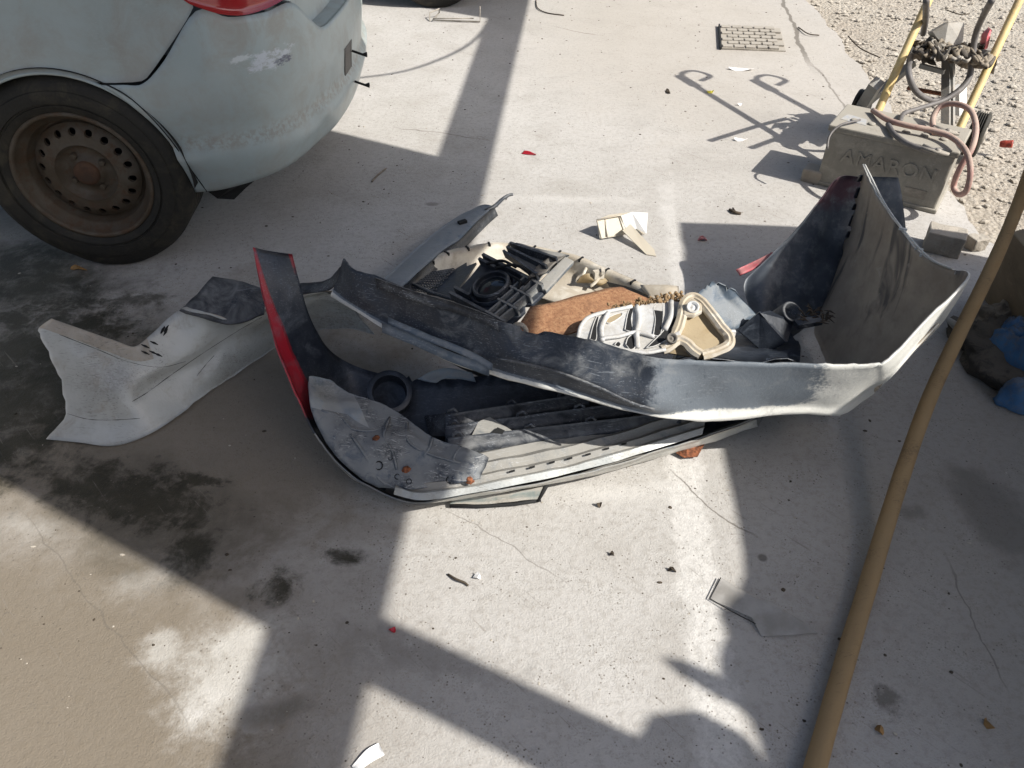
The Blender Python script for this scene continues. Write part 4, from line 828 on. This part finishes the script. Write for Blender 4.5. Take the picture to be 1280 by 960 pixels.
for (x, y, z, r, m_) in ((866, 384, .318, .011, 'alloy'), (840, 423, .302, .009, 'recess')):
    mb = MB(); mb.lathe([(r * 1.3, -.004), (r * 1.3, .003), (r, .004), (r * .8, -.002), (r * .4, -.001), (.0004, .001)], P(x, y, z), V((-.1, -.55, .8)), 20); mb.build('bolt_eye', M[m_], bb)
mb = MB(); mb.box(P(915, 419, .28), V((.006, 0, 0)), V((0, .004, 0)), V((0, 0, .012))); mb.build('peg', M['paper'], bb)

# ------------------------------------------------------------------ grey shard, black tube bracket, torn dark panel with red traces
sh = MB(); sh.grid([[P(866, 372, .25), P(888, 392, .22), P(908, 414, .18)], [P(878, 361, .26), P(900, 385, .22), P(920, 411, .17)], [P(890, 351, .27), P(908, 378, .22), P(932, 404, .17)], [P(904, 355, .265), P(920, 376, .22), P(940, 398, .17)], [P(919, 362, .25), P(930, 378, .21), P(947, 396, .17)]], 5, 5, .004, amp=.004, ns=20, tear=lambda a, b: V((0, 0, -.03)) * max(0, noise.noise(V((a * 16, 0, 5)))) if b < .06 else V((0, 0, 0)))
tag(sh.build('plastic_shard', M['bluegrey'], loc=P(905, 385, .2)), 'torn grey plastic shard standing behind the beige bracket', 'plastic shard')
tb = thing('black_tube_bracket', P(965, 420, .1), 'black plastic box bracket with open tube end inside the raised corner', 'bracket')
mb = MB(); mb.plate(PP((922, 414, .17), (950, 390, .22), (985, 428, .16), (962, 440, .13), (948, 436, .13)), .012); bev(mb.build('box_side', M['blackin'], tb), .003)
mb = MB(); mb.plate(PP((950, 391, .22), (962, 388, .22), (992, 402, .18), (984, 428, .155)), .010); mb.build('box_end', M['blackin'], tb)
ax = V((.25, -.45, .75)); mb = MB(); mb.lathe([(.028, -.09), (.028, .0), (.026, .003), (.021, .003), (.019, -.06), (.0004, -.06)], P(990, 390, .20), ax, 24); mb.build('tube_end', M['black'], tb)
mb = MB(); mb.box(P(1010, 403, .19), V((.03, .004, .004)), V((-.002, .012, 0)), V((0, 0, .006))); mb.build('strap', M['black'], tb)
dp = thing('dark_corner_panel', P(980, 400, .0), 'dark inner corner panel with red paint traces leaning behind the raised white corner', 'bumper')
G_ = [[(1122, 222, .36), (1128, 255, .30), (1132, 292, .22), (1130, 340, .10)], [(1100, 221, .365), (1100, 260, .29), (1098, 310, .19), (1092, 360, .08)], [(1075, 221, .37), (1070, 265, .28), (1062, 325, .17), (1052, 385, .06)], [(1048, 222, .37), (1040, 272, .27), (1030, 335, .16), (1015, 405, .05)],
      [(1022, 254, .315), (1015, 295, .24), (1005, 350, .15), (992, 420, .04)], [(995, 287, .26), (987, 320, .20), (980, 365, .13), (975, 430, .03)], [(962, 320, .20), (955, 345, .17), (955, 385, .11), (960, 430, .03)], [(932, 349, .15), (930, 362, .13), (938, 390, .09), (946, 425, .03)]]
def mfG(a, b, s):
    if s == 1: return 1
    return 0
t_ = NT('dark_panel_red_traces'); n1 = t_.noise(8, 6, .65); n2 = t_.noise(24, 6, .7)
g_ = t_.n('ShaderNodeNewGeometry'); v_ = t_.map(loc=(-.86, -1.92, -.355), vec=g_.outputs['Position']); v_ = t_.map(sc=(9, 6, 14), vec=v_); l_ = t_.n('ShaderNodeVectorMath', _operation='LENGTH'); t_.put(l_.inputs[0], v_)
rm = t_.ramp(t_.math('ADD', l_.outputs['Value'], t_.math('MULTIPLY', t_.math('SUBTRACT', n2, .5), 1.6)), .4, 1.1, .8, 0)
cc = t_.mix(t_.ramp(n1, .3, .7), (.055, .066, .082), (.12, .135, .155)); cc = t_.mix(t_.ramp(n2, .45, .72, 0, .7), cc, (.27, .28, .285)); cc = t_.mix(t_.math('MULTIPLY', rm, .7), cc, (.13, .025, .035))
M['redtrace'] = t_.done(cc, .5, t_.bump(n2, .2, .003))
mb = MB(); mb.grid([[P(*q_) for q_ in c] for c in G_], 6, 5, .004, mfG, amp=.005, ns=10, flip=False); mb.build('skin', [M['redtrace'], M['redtrace']], dp)
mb = MB(); mb.grid([[P(920, 338, .155), P(925, 345, .15)], [P(940, 329, .17), P(944, 336, .165)], [P(966, 316, .20), P(968, 322, .195)]], 4, 3, .004, tear=lambda a, b: V((0, 0, -.008)) * noise.noise(V((a * 20, 0, 0))) if b > .9 else V((0, 0, 0))); mb.build('pink_flange', M['pink'], dp)
mb = MB()
for k in range(26):
    p = P(random.uniform(1003, 1032), random.uniform(386, 404), .18 + random.uniform(0, .02)); a = random.uniform(0, 6.28); mb.tube([p, p + V((math.cos(a) * .015, math.sin(a) * .015, .006)), p + V((math.cos(a) * .03, math.sin(a) * .03, random.uniform(-.004, .01)))], [.0012, .004, .0008], 4, flat=.4)
tag(mb.build('dry_leaf_litter', M['twig'], loc=P(1015, 395, .17), kind='stuff'), 'dry brown leaf litter caught inside the raised corner', 'leaf litter')

# ------------------------------------------------------------------ strip under the lip, broken lamp bits, film, paper
fs_ = thing('loose_strip', P(620, 622, .01), 'grey-green plastic strip poking out under the near lip', 'trim strip')
mb = MB(); mb.grid([[P(562, 630, .012), P(572, 622, .03)], [P(610, 630, .014), P(615, 619, .034)], [P(650, 626, .016), P(655, 613, .038)], [P(675, 624, .016), P(683, 608, .04)]], 5, 3, .004, amp=.003, ns=20); mb.build('strip', M['greenstrip'], fs_)
mb = MB(); mb.tube(PP((562, 632, .008), (600, 633, .008), (645, 630, .008), (676, 625, .01)), .004, 6); mb.build('edge_bead', M['dark'], fs_)
mb = MB(); mb.tube(PP((672, 626, .01), (684, 606, .045)), .005, 6); mb.build('end_bead', M['dark'], fs_)
lb = MB(); lb.plate(PP((845, 566, .012), (855, 572, .01), (872, 571, .012), (882, 553, .03), (862, 556, .03)), .006); tag(lb.build('lamp_fragment', M['bolt'], loc=P(862, 566)), 'orange-red lamp fragment on the ground at the right end of the lip', 'lamp fragment')
rc = MB(); rc.grid([[P(652, 192, .002), P(655, 188, .01)], [P(660, 193, .003), P(662, 189, .014)], [P(670, 194, .002), P(669, 193, .006)]], 4, 3, .003); tag(rc.build('red_shard', M['red'], loc=P(660, 192)), 'small red plastic shard alone on the sunlit concrete', 'plastic shard')
fm = MB(); fo = PP((902, 722, .006), (925, 737, .010), (965, 752, .006), (1000, 775, .008), (1022, 791, .004), (985, 794, .006), (952, 795, .004), (940, 772, .008), (888, 749, .004)); fm.plate(fo, .0015)
film_o = thing('plastic_film', P(950, 765), 'torn triangular piece of clear plastic film beside the ochre pipe', 'plastic film'); fm.build('sheet', M['film'], film_o)
mb = MB(); mb.tube(PP((901, 722, .008), (887, 748, .006), (914, 764, .008), (945, 780, .006)), .0011, 5); mb.build('dark_edge', M['dark'], film_o)
pp = MB(); pp.grid([[P(440, 958, .003), P(446, 966, .003)], [P(458, 938, .006), P(466, 952, .008)], [P(473, 929, .004), P(481, 944, .006)]], 4, 3, .0012); tag(pp.build('paper_scrap', M['paper'], loc=P(462, 945)), 'white paper scrap at the lower edge of the picture', 'paper')

# cloudy plastic lamp box
cb = thing('cloudy_lamp_box', P(785, 290), 'cloudy cream plastic lamp box lying open on the sunlit concrete', 'plastic box')
def ring_(pts_, mat, nm, th=.003): m = MB(); m.plate(PP(*pts_), th); m.build(nm, M[mat], cb)
ring_([(750, 298, .006), (746, 275, .055), (776, 268, .06), (782, 292, .008)], 'cloudy', 'wall')
ring_([(746, 275, .055), (762, 268, .058), (790, 265, .06), (776, 270, .058)], 'cloudy', 'wall')
ring_([(776, 270, .058), (790, 265, .065), (810, 266, .06), (808, 292, .012), (796, 286, .02), (782, 291, .008)], 'paper', 'bright_wall')
ring_([(778, 288, .035), (788, 280, .045), (818, 312, .012), (820, 320, .003), (808, 318, .003)], 'cloudy', 'arm')
ring_([(752, 296, .004), (782, 292, .004), (806, 292, .004), (800, 284, .004), (760, 286, .004)], 'cloudy', 'floor')
mb = MB(); mb.tube(PP((746, 275, .056), (776, 269, .062), (784, 292, .012), (752, 298, .006), (746, 275, .056)), .0025, 6); mb.build('rim', M['beige'], cb)
mb = MB(); mb.tube(PP((756, 273, .055), (760, 297, .008)), .003, 6); mb.build('moulding', M['beige'], cb)

# ------------------------------------------------------------------ battery and trolley
BA, BB = V((1.11, 2.62, 0)), V((1.463, 2.39, 0)); bx = (BB - BA); bd = V((.125, .19, 0)); bh = .205
bt = thing('battery', (BA + BB) / 2 + bd / 2, 'big dusty grey battery with raised lettering standing on the concrete edge', 'battery')
mb = MB(); c = BA + bx / 2 + bd / 2 + V((0, 0, bh / 2)); mb.box(c, bx * .485, bd * .485, V((0, 0, bh / 2))); bev(mb.build('case', M['battery'], bt), .006)
mb = MB(); mb.box(BA + bx / 2 + bd / 2 + V((0, 0, bh + .008)), bx * .505, bd * .51, V((0, 0, .011))); lid = bev(mb.build('lid', M['battery'], bt), .005)
mb = MB(); mb.box(BA + bx / 2 + bd / 2 + V((0, 0, .008)), bx * .505, bd * .51, V((0, 0, .008))); bev(mb.build('foot_rim', M['battery'], bt), .004)
for k in range(6):
    p = BA + bx * (.15 + .14 * k) + bd * .35 + V((0, 0, bh + .019)); mb = MB(); mb.lathe([(.013, 0), (.013, .004), (.010, .006), (.0004, .006)], p, V((0, 0, 1)), 14); mb.build('filler_cap', M['battery'], lid)
bxn = bx.normalized(); fn = V((bxn.y, -bxn.x, 0)); fn = fn if fn.y < 0 else -fn
tc = bpy.data.curves.new('lettering', 'FONT'); tc.body = 'AMARON'; tc.size = .068; tc.extrude = .0025; tc.bevel_depth = .0008; tc.space_character = 1.12
to = bpy.data.objects.new('tmp_text', tc); col.objects.link(to); bpy.context.view_layer.update()
me = bpy.data.meshes.new_from_object(to.evaluated_get(bpy.context.evaluated_depsgraph_get())); bpy.data.objects.remove(to)
lo = bpy.data.objects.new('lettering', me); col.objects.link(lo); me.materials.clear(); me.materials.append(M['battery']); lo.parent = bt
m4 = Matrix((bxn, V((0, 0, 1)), fn)).transposed().to_4x4(); org = BA + bx * .16 + fn * (-.0) + bd * .015 + V((0, 0, .105)) + fn * .0015
m4.translation = org - V(bt['_o']); lo.matrix_local = m4
mb = MB(); p = BA + bx * .80 + V((0, 0, .055)) + fn * .0005 + bd * .015; mb.box(p, bxn * .035, fn * .0015, V((0, 0, .016))); mb.build('sticker', M['iron'], bt)
mb = MB(); p = BA + bx * .09 + bd * .4 + V((0, 0, bh + .02)); mb.plate([p + bxn * -.02 + bd * -.1, p + bxn * .07 + bd * -.15, p + bxn * .06 + bd * .1, p + bxn * -.01 + bd * .16], .002, 0, V((0, 0, 1))); M['blueprint'] = worn('worn_blue_label', (.20, .29, .42), (.42, .43, .42), dust=(.42, .39, .34), rough=.6, scale=30); mb.build('worn_label', M['blueprint'], lid)
tl = thing('hand_trolley', V((1.5, 2.85, 0)), 'hand trolley with two yellow tube handles behind the battery', 'trolley')
L0, L1 = V((1.335, 2.775, .18)), V((1.70, 3.26, .95)); R0, R1 = V((1.635, 2.735, .12)), V((2.0, 3.225, .9))
for a, b in ((L0, L1), (R0, R1)):
    mb = MB(); mb.tube([a - (b - a) * .12, a, a.lerp(b, .5), b], .0145, 12); mb.build('handle', M['yellow'], tl)
    d = (b - a).normalized(); e = V((.447, .894, 0)); mb = MB(); mb.tube(spline([b - d * .02, b + d * .02, b + d * .05 + e * .05, b + d * .02 + e * .12 + V((0, 0, -.02)), b + e * .10 + V((0, 0, -.09)), b - d * .03 + e * .03 + V((0, 0, -.05))], 5), .011, 8); mb.tube([b - d * .1, b + d * .05], .022, 10); mb.build('grip', M['dark'], tl)
for w_ in ((1076, 140, .085), (1222, 168, .07)):
    p = P(*w_); mb = MB(); mb.lathe([(.03, .02), (.07, .024), (.083, .02), (.086, .012)] + [x for k in range(4) for x in ((.086, .010 - k * .008), (.079, .008 - k * .008), (.079, .005 - k * .008), (.086, .003 - k * .008))] + [(.083, -.03), (.07, -.034), (.03, -.03)], p, V((.83, -.55, 0)), 30); mb.build('wheel', M['rubber'], tl)
    mb = MB(); mb.lathe([(.012, .03), (.03, .026), (.035, .0), (.03, -.03), (.012, -.034)], p, V((.83, -.55, 0)), 20); mb.build('wheel_hub', M['iron'], tl)
def bar(a, b, r=.012, m_='steel', nm='frame_bar', sq=True):
    m = MB(); a, b = V(a), V(b)
    if sq: d = (b - a).normalized(); s = d.cross(V((.5, -.8, 0))).normalized(); t = d.cross(s); m.box((a + b) / 2, (b - a) / 2, s * r, t * r)
    else: m.tube([a, b], r, 10)
    return m.build(nm, M[m_], tl)
bar(P(1064, 146, .12), P(1142, 78, .30)); bar(P(1080, 130, .16), P(1096, 104, .28), .02); bar(P(1182, 172, .1), P(1183, 55, .34), .014); bar(P(1190, 160, .1), P(1190, 70, .32), .008)
bar(P(1150, 82, .30), P(1180, 90, .30), .008); bar(P(1088, 150, .06), P(1215, 172, .06), .012); bar(P(1135, 110, .16), P(1180, 118, .2), .006, 'bolt'); bar(P(1140, 62, .36), P(1238, 66, .36), .012)
bar(P(1198, 110, .22), P(1198, 140, .12), .02, 'paper', 'white_bracket')
# rag bundle over the cross bar
rg = thing('rag_bundle', P(1190, 62, .34), 'dirty brown rag bundle tied across the yellow handles', 'rag')
for k in range(30):
    x0_ = random.uniform(1138, 1200); ln_ = random.uniform(25, 60); ph = random.uniform(0, 6); zz = random.uniform(.345, .385); pts_ = []
    for q_ in range(6):
        f = q_ / 5; x = x0_ + ln_ * f; pts_.append(P(x, 58 + 16 * (x - 1140) / 100 + 9 * math.sin(ph + q_ * 1.7) + random.uniform(-3, 3), zz + .018 * math.sin(ph * 2 + q_ * 1.3)))
    sp = spline(pts_, 5); m = MB(); m.tube(sp, [(.006 + .014 * abs(noise.noise(V((k * 2.1, i * .23, 0)))) + .003 * math.sin(i * .9 + k)) for i in range(len(sp))], 7, flat=.6); m.build('twist', M[('rag', 'darkcloth', 'rag', 'iron', 'rag')[k % 5]], rg)
for k, (x, y) in enumerate(((1146, 62), (1160, 68), (1205, 72), (1222, 66))):
    m = MB(); m.grid([[P(x - 9 + 6 * u + random.uniform(-2, 2), y - 12 + 8 * v + random.uniform(-2, 2), .40 - .04 * v + random.uniform(-.012, .012)) for v in range(4)] for u in range(4)], 4, 4, .003, amp=.02, ns=24, seed=k * 3.0); m.build('cloth_fold', M['rag' if k % 2 == 0 else 'darkcloth'], rg)
mb = MB(); mb.grid([[P(1238, 60, .36), P(1232, 80, .30), P(1238, 92, .25)], [P(1248, 62, .36), P(1245, 80, .30), P(1242, 92, .25)]], 4, 4, .004, amp=.012, ns=20); mb.build('hanging_end', M['rag'], rg)
wb = MB(); wb.plate(PP((1164, 40, .40), (1186, 27, .44), (1206, 28, .43), (1204, 56, .36), (1180, 58, .36)), .03); tag(bev(wb.build('white_carton', M['dullwhite'], loc=P(1185, 45, .36)), .004), 'small white carton resting on the rag bundle', 'carton')
pk = MB(); pk.grid([[P(1223, 58, .37), P(1228, 42, .42), P(1236, 34, .44)], [P(1230, 62, .37), P(1235, 46, .42), P(1238, 36, .44)]], 4, 4, .012, amp=.004, ns=20); tag(pk.build('pink_pad', M['pink'], loc=P(1230, 48, .38)), 'faded pink plastic tag stuck behind the right yellow handle', 'plastic tag')
def cable(nm, pts_, r, m_, label):
    m = MB(); m.tube(spline(PP(*pts_), 7), r, 9); return tag(m.build(nm, M[m_], loc=P(*pts_[0])), label, 'cable')
cable('jumper_cable', [(1091, 138, .235), (1110, 150, .245), (1135, 157, .25), (1165, 163, .25), (1190, 172, .25), (1208, 190, .245), (1213, 215, .20), (1208, 238, .14), (1198, 243, .10), (1192, 232, .11), (1200, 210, .18), (1215, 185, .24), (1220, 160, .27), (1213, 138, .30), (1195, 130, .30), (1176, 133, .28), (1166, 148, .25), (1168, 166, .235)], .0095, 'redcable', 'faded pink jumper cable looping off the right end of the battery')
cable('jumper_cable', [(1158, 0, .6), (1157, 25, .48), (1154, 42, .40)], .011, 'cable', 'short grey cable hanging down beside the left yellow handle')
cable('jumper_cable', [(1240, 0, .62), (1228, 22, .52), (1219, 45, .44), (1215, 75, .36), (1210, 100, .30), (1192, 118, .26), (1168, 126, .24), (1146, 115, .28), (1136, 92, .34), (1138, 70, .36)], .011, 'cable', 'long grey cable sagging in a loop between the yellow handles')
cable('jumper_cable', [(1200, 112, .28), (1180, 125, .25), (1150, 135, .24), (1130, 142, .235), (1125, 152, .24)], .008, 'cable', 'thin grey cable running from the loop down to the battery top')
cable('jumper_cable', [(1110, 155, .236), (1118, 168, .236), (1135, 180, .236), (1160, 188, .24), (1175, 188, .24)], .009, 'cable', 'grey cable lying across the battery top to a clamp')
def clamp(px, py, z, ang, label):
    p = P(px, py, z); d = V((math.cos(ang), math.sin(ang), 0)); n = V((-d.y, d.x, 0)); t = thing('cable_clamp', p, label, 'clamp')
    for s in (-1, 1): m = MB(); m.tube([p - d * .05 + n * s * .012 + V((0, 0, .006)), p + n * s * .006, p + d * .035 + n * s * .004], [.006, .007, .004], 6); m.build('jaw', M['iron'], t)
    m = MB(); m.lathe([(.008, -.008), (.008, .010), (.0004, .010)], p, V((0, 0, 1)), 10); m.build('pivot', M['steel'], t)
clamp(1172, 190, .24, -.6, 'dusty clamp gripping the near right battery post'); clamp(1185, 165, .24, -.5, 'dusty clamp at the far right corner of the battery top')
hd = MB(); hd.tube(spline(PP((1034, 186, .17), (1036, 172, .2), (1043, 162, .22), (1054, 155, .235), (1075, 150, .235)), 4), .004, 7); tag(hd.build('rope_handle', M['cable'], loc=P(1050, 160, .2)), 'thin cord handle over the left end of the battery', 'cord')
st = MB(); st.box(P(1017, 218, .02), V((.03, -.02, 0)), V((.02, .03, 0)), V((0, 0, .028))); tag(bev(st.build('brick', M['brick'], loc=P(1017, 218)), .008), 'dark block under the left end of the battery', 'brick')

# ------------------------------------------------------------------ bricks, pipe, board, cloth heap
def brick(px, py, hx, hy, hz, rz, label, m_='brick'):
    p = P(px, py, hz); c, s = math.cos(rz), math.sin(rz); m = MB(); n = 5; bm = bmesh.new(); bmesh.ops.create_cube(bm, size=2); bmesh.ops.subdivide_edges(bm, edges=bm.edges[:], cuts=3, use_grid_fill=True)
    for v in bm.verts:
        q = V((v.co.x * hx, v.co.y * hy, v.co.z * hz)); q += q.normalized() * .006 * noise.fractal(q * 30 + V((px, 0, 0)), 1, 2, 3); v.co = V((q.x * c - q.y * s, q.x * s + q.y * c, q.z))
    me = bpy.data.meshes.new('brick'); bm.to_mesh(me); bm.free(); me.materials.append(M[m_]); o = bpy.data.objects.new('brick', me); col.objects.link(o); o.location = p; bev(o, .004); return tag(o, label, 'brick')
brick(1181, 300, .055, .040, .035, -.5, 'square grey mortar brick between the raised corner and the battery'); brick(1221, 303, .028, .022, .022, .3, 'small chipped brick at the edge of the concrete')
pl_ = MB(); pp_ = spline(PP((1345, 60, .74), (1303, 170, .60), (1272, 258, .46), (1240, 333, .36), (1200, 415, .26), (1163, 495, .17), (1132, 580, .095), (1108, 655, .045), (1084, 735, .022), (1057, 825, .021), (1030, 920, .021), (1006, 1010, .021), (990, 1100, .021)), 6)
pl_.tube(pp_, [(.0125 + .0050 * min(1, k / 42)) * (1 + .05 * noise.noise(V((k * .31, 0, 0)))) for k in range(len(pp_))], 20); tag(pl_.build('ochre_pipe', M['hose'], loc=P(1100, 665)), 'long dusty ochre pole slanting across the right side of the floor', 'pipe')
bo = MB(); p0 = P(1272, 408, 0); p1 = P(1240, 366, .01); p2 = P(1280, 285, .32); bo.plate([p0, p1, p2, p2 + (p0 - p1) * 1.2, p0 + (p0 - p1) * .2], .03); tag(bev(bo.build('timber_board', M['wood'], loc=p0), .004), 'ochre timber board leaning at the right edge behind the pipe', 'board')
hp = thing('cloth_heap', P(1265, 470), 'dark dirty cloth heap with blue pieces at the right edge behind the pipe', 'cloth')
def heap(cx, cy, rx, ry, hz, rot, m_, nm, seed, amp=.5):
    c0 = P(cx, cy); m = MB(); n1_, n2_ = 48, 16; vs = []
    for j in range(n2_ + 1):
        for i in range(n1_):
            a = math.tau * i / n1_; b = math.pi / 2 * j / n2_; d = V((math.cos(a) * math.cos(b), math.sin(a) * math.cos(b), math.sin(b)))
            f = 1 + amp * noise.fractal(d * 1.7 + V((seed, seed, 0)), 1, 2.1, 5) + .18 * abs(noise.noise(V((d.x * 5 + seed, d.y * 2, d.z * 5)))); q = V((d.x * rx, d.y * ry, d.z * hz)) * f
            vs.append(c0 + V((q.x * math.cos(rot) - q.y * math.sin(rot), q.x * math.sin(rot) + q.y * math.cos(rot), max(q.z, 0) + .003)))
    m.add(vs, [(j * n1_ + i, j * n1_ + (i + 1) % n1_, (j + 1) * n1_ + (i + 1) % n1_, (j + 1) * n1_ + i) for j in range(n2_) for i in range(n1_)], 0, True); return m.build(nm, M[m_], hp)
heap(1285, 465, .13, .20, .09, .45, 'darkcloth', 'dark_cloth', 1.0, .4); heap(1232, 432, .055, .05, .05, .4, 'darkcloth', 'dark_cloth', 4.0, .4); heap(1250, 410, .07, .045, .07, -.4, 'rag', 'brown_cloth', 7.0, .4)
heap(1256, 470, .026, .085, .140, .30, 'blue', 'blue_cloth', 2.2, .22); heap(1272, 508, .055, .03, .085, -.45, 'blue', 'blue_cloth', 5.5, .2); heap(1250, 440, .045, .02, .115, .15, 'blue', 'blue_cloth', 8.8, .2)
M['orange'] = plain('orange_plastic', (.62, .12, .03), .5); heap(1290, 484, .028, .028, .12, 0, 'orange', 'orange_piece', 3.3, .2)
tk = MB(); tk.tube(PP((1186, 400, .03), (1196, 408, .05), (1203, 412, .05)), [.008, .012, .010], 8); tag(tk.build('metal_clip', M['steel'], loc=P(1193, 405)), 'small shiny metal clip between the white corner and the pipe', 'clip')

# ------------------------------------------------------------------ wire stand under the second car, small litter
ws = MB(); ws.tube(PP((537, 26, .004), (537, 16, .03), (549, 11, .05), (549, 16, .02), (541, 25, .01), (600, 27, .006), (600, 8, .09)), .004, 6); ws.tube(PP((541, 23, .02), (592, 23, .02)), .003, 6)
tag(ws.build('wire_frame', M['iron'], loc=P(565, 22)), 'bent thin wire frame on the ground before the second tyre', 'wire')
for px, pts_, lb_ in ((0, [(670, 0, .004), (672, 10, .006), (684, 16, .004), (705, 19, .004)], 'thin curved wire at the top edge on the sunlit concrete'), (1, [(465, 227, .004), (472, 219, .005), (482, 211, .004)], 'pale straw in the shade beside the car'), (2, [(1060, 45, .01), (1075, 60, .015), (1100, 72, .01)], 'dry twig on the dirt near the drain cover'), (3, [(998, 34, .006), (1010, 42, .01), (1024, 44, .006)], 'short twig on the crack right of the drain cover'), (4, [(1182, 12, .01), (1200, 18, .015), (1212, 17, .01)], 'forked twig on the dirt behind the handles')):
    m = MB(); m.tube(spline(PP(*pts_), 4), .0032, 5); tag(m.build('twig', M['twig'] if px != 1 else M['rag'], loc=P(*pts_[0])), lb_, 'twig')
def scrap(nm, px, py, rx, ry, rot, m_, label, cat, z=.006):
    c0 = P(px, py, z); o_ = []
    n = 9
    for i in range(n):
        a = math.tau * i / n; r = 1 + .35 * noise.noise(V((px, i * 1.3, py))); o_.append(c0 + V((rx * r * math.cos(a) * math.cos(rot) - ry * r * math.sin(a) * math.sin(rot), rx * r * math.cos(a) * math.sin(rot) + ry * r * math.sin(a) * math.cos(rot), .006 * math.sin(a * 2 + px))))
    m = MB(); m.plate(o_, .002, 0, V((0, 0, 1))); return tag(m.build(nm, M[m_], loc=c0), label, cat)
M['yellowbit'] = plain('yellow_plastic', (.7, .6, .05), .5)
scrap('dry_leaf', 98, 335, .028, .009, -.2, 'leaf', 'tan dry leaf at the foot of the car tyre', 'leaf'); scrap('yellow_scrap', 888, 114, .018, .012, .3, 'yellowbit', 'tiny yellow scrap on the sunlit concrete', 'scrap'); scrap('paper_scrap', 926, 86, .06, .016, -.1, 'paper', 'crumpled white paper strip below the drain cover', 'paper')
scrap('paper_scrap', 926, 174, .028, .012, 0, 'paper', 'small white chip left of the trolley shadow', 'paper'); scrap('paper_scrap', 596, 720, .008, .006, 0, 'paper', 'tiny white chip on the lit concrete below the pile', 'paper'); scrap('paper_scrap', 925, 130, .012, .006, 0, 'paper', 'tiny white chip inside the handle shadow', 'paper')
scrap('bark_chip', 835, 114, .010, .022, .2, 'twig', 'black chip on the bright concrete left of the handle shadow', 'chip'); scrap('bark_chip', 840, 712, .009, .004, -.2, 'twig', 'small dark clip on concrete left of the plaster line', 'chip'); scrap('bark_chip', 749, 630, .006, .006, 0, 'twig', 'dark pebble below the near lip', 'chip'); scrap('bark_chip', 765, 692, .005, .004, 0, 'twig', 'dark crumb midway below the near lip', 'chip')
scrap('dry_leaf', 1100, 912, .006, .008, .4, 'leaf', 'small brown leaf right of the pipe foot', 'leaf'); scrap('dry_leaf', 1236, 905, .005, .010, .3, 'leaf', 'orange-brown leaf near the lower right corner', 'leaf'); scrap('red_shard', 878, 298, .016, .010, 0, 'pink', 'dull red chip in the shade left of the raised corner', 'plastic shard'); scrap('red_shard', 490, 787, .007, .004, 0, 'red', 'small dark red chip in the diagonal shade strip', 'plastic shard')
m = MB(); m.tube(spline(PP((912, 262, .004), (918, 265, .008), (926, 267, .004)), 4), .005, 6); m.tube(PP((916, 260, .004), (920, 266, .006)), .003, 5); tag(m.build('twig', M['twig'], loc=P(918, 265)), 'forked black twig lying above the trapezoid of shade', 'twig')
cp = MB(); p = P(1258, 186, .0); cp.lathe([(.010, -.03), (.014, -.02), (.015, .012), (.013, .015), (.0005, .013)], p + V((0, 0, .02)), V((.8, -.5, .2)), 20); M['redcap'] = plain('red_cap', (.33, .05, .03), .6, var=.5, scale=60); tag(edge_split(cp.build('bottle_cap', M['redcap'], loc=p)), 'red bottle cap on the dirt right of the battery', 'cap')
cl = MB(); cl.tube(spline(PP((560, 718, .002), (570, 724, .006), (580, 728, .004), (585, 732, .002)), 4), .0025, 5); tag(cl.build('twig', M['twig'], loc=P(570, 724)), 'curled dry twig on lit concrete below the pile', 'twig')

# loose stones on the dirt and grit on the concrete
def stones(name, n, region, rmin, rmax, label, m_, z0):
    m = MB(); k = 0
    while k < n:
        p = region()
        if p is None: continue
        k += 1; r = rmin + (rmax - rmin) * random.random() ** 3; a0 = random.random() * 6; sx, sy, sz = random.uniform(.7, 1.4), random.uniform(.6, 1.1), random.uniform(.35, .7)
        vs = [V((0, 0, sz * r))]
        for b in (.7, 0.0):
            for i in range(6): a = a0 + math.tau * i / 6 + b; q = r * random.uniform(.75, 1.15); vs.append(V((math.cos(a) * math.cos(b) * q * sx, math.sin(a) * math.cos(b) * q * sy, math.sin(b) * q * sz)))
        m.add([p + v + V((0, 0, z0)) for v in vs], [(0, 1 + i, 1 + (i + 1) % 6) for i in range(6)] + [(1 + i, 7 + i, 7 + (i + 1) % 6, 1 + (i + 1) % 6) for i in range(6)], 0, False)
    tag(m.build(name, M[m_], kind='stuff'), label, 'stones')
elist = [V((p.x, p.y)) for p in ej]
def edge_x(y):
    for a, b in zip(elist, elist[1:]):
        if min(a.y, b.y) <= y <= max(a.y, b.y) and abs(a.y - b.y) > 1e-6: return a.x + (b.x - a.x) * (y - a.y) / (b.y - a.y)
    return 1.8
def reg_dirt():
    y = random.uniform(1.9, 6.5); x = edge_x(y) + abs(random.gauss(0, .9)) + .02
    return V((x, y, -.035 + .018 * noise.fractal(V((x * 2.2, y * 2.2, 3)), 1, 2, 5)))
stones('loose_stones', 4200, reg_dirt, .0015, .019, 'pale loose stones scattered over the dirt', 'stone', .003)
def reg_slab():
    y = random.uniform(.45, 5.2); x = random.uniform(-1.6, 1.9); return V((x, y, 0)) if x < edge_x(y) - .01 or y < 1.9 else None
stones('grit', 1500, reg_slab, .0010, .0050, 'fine dark grit on the concrete', 'twig', 0)
stones('pale_grit', 500, reg_slab, .0012, .005, 'fine pale grit on the concrete', 'stone', 0)
for o in list(bpy.data.objects):
    if '_o' in o: del o['_o']
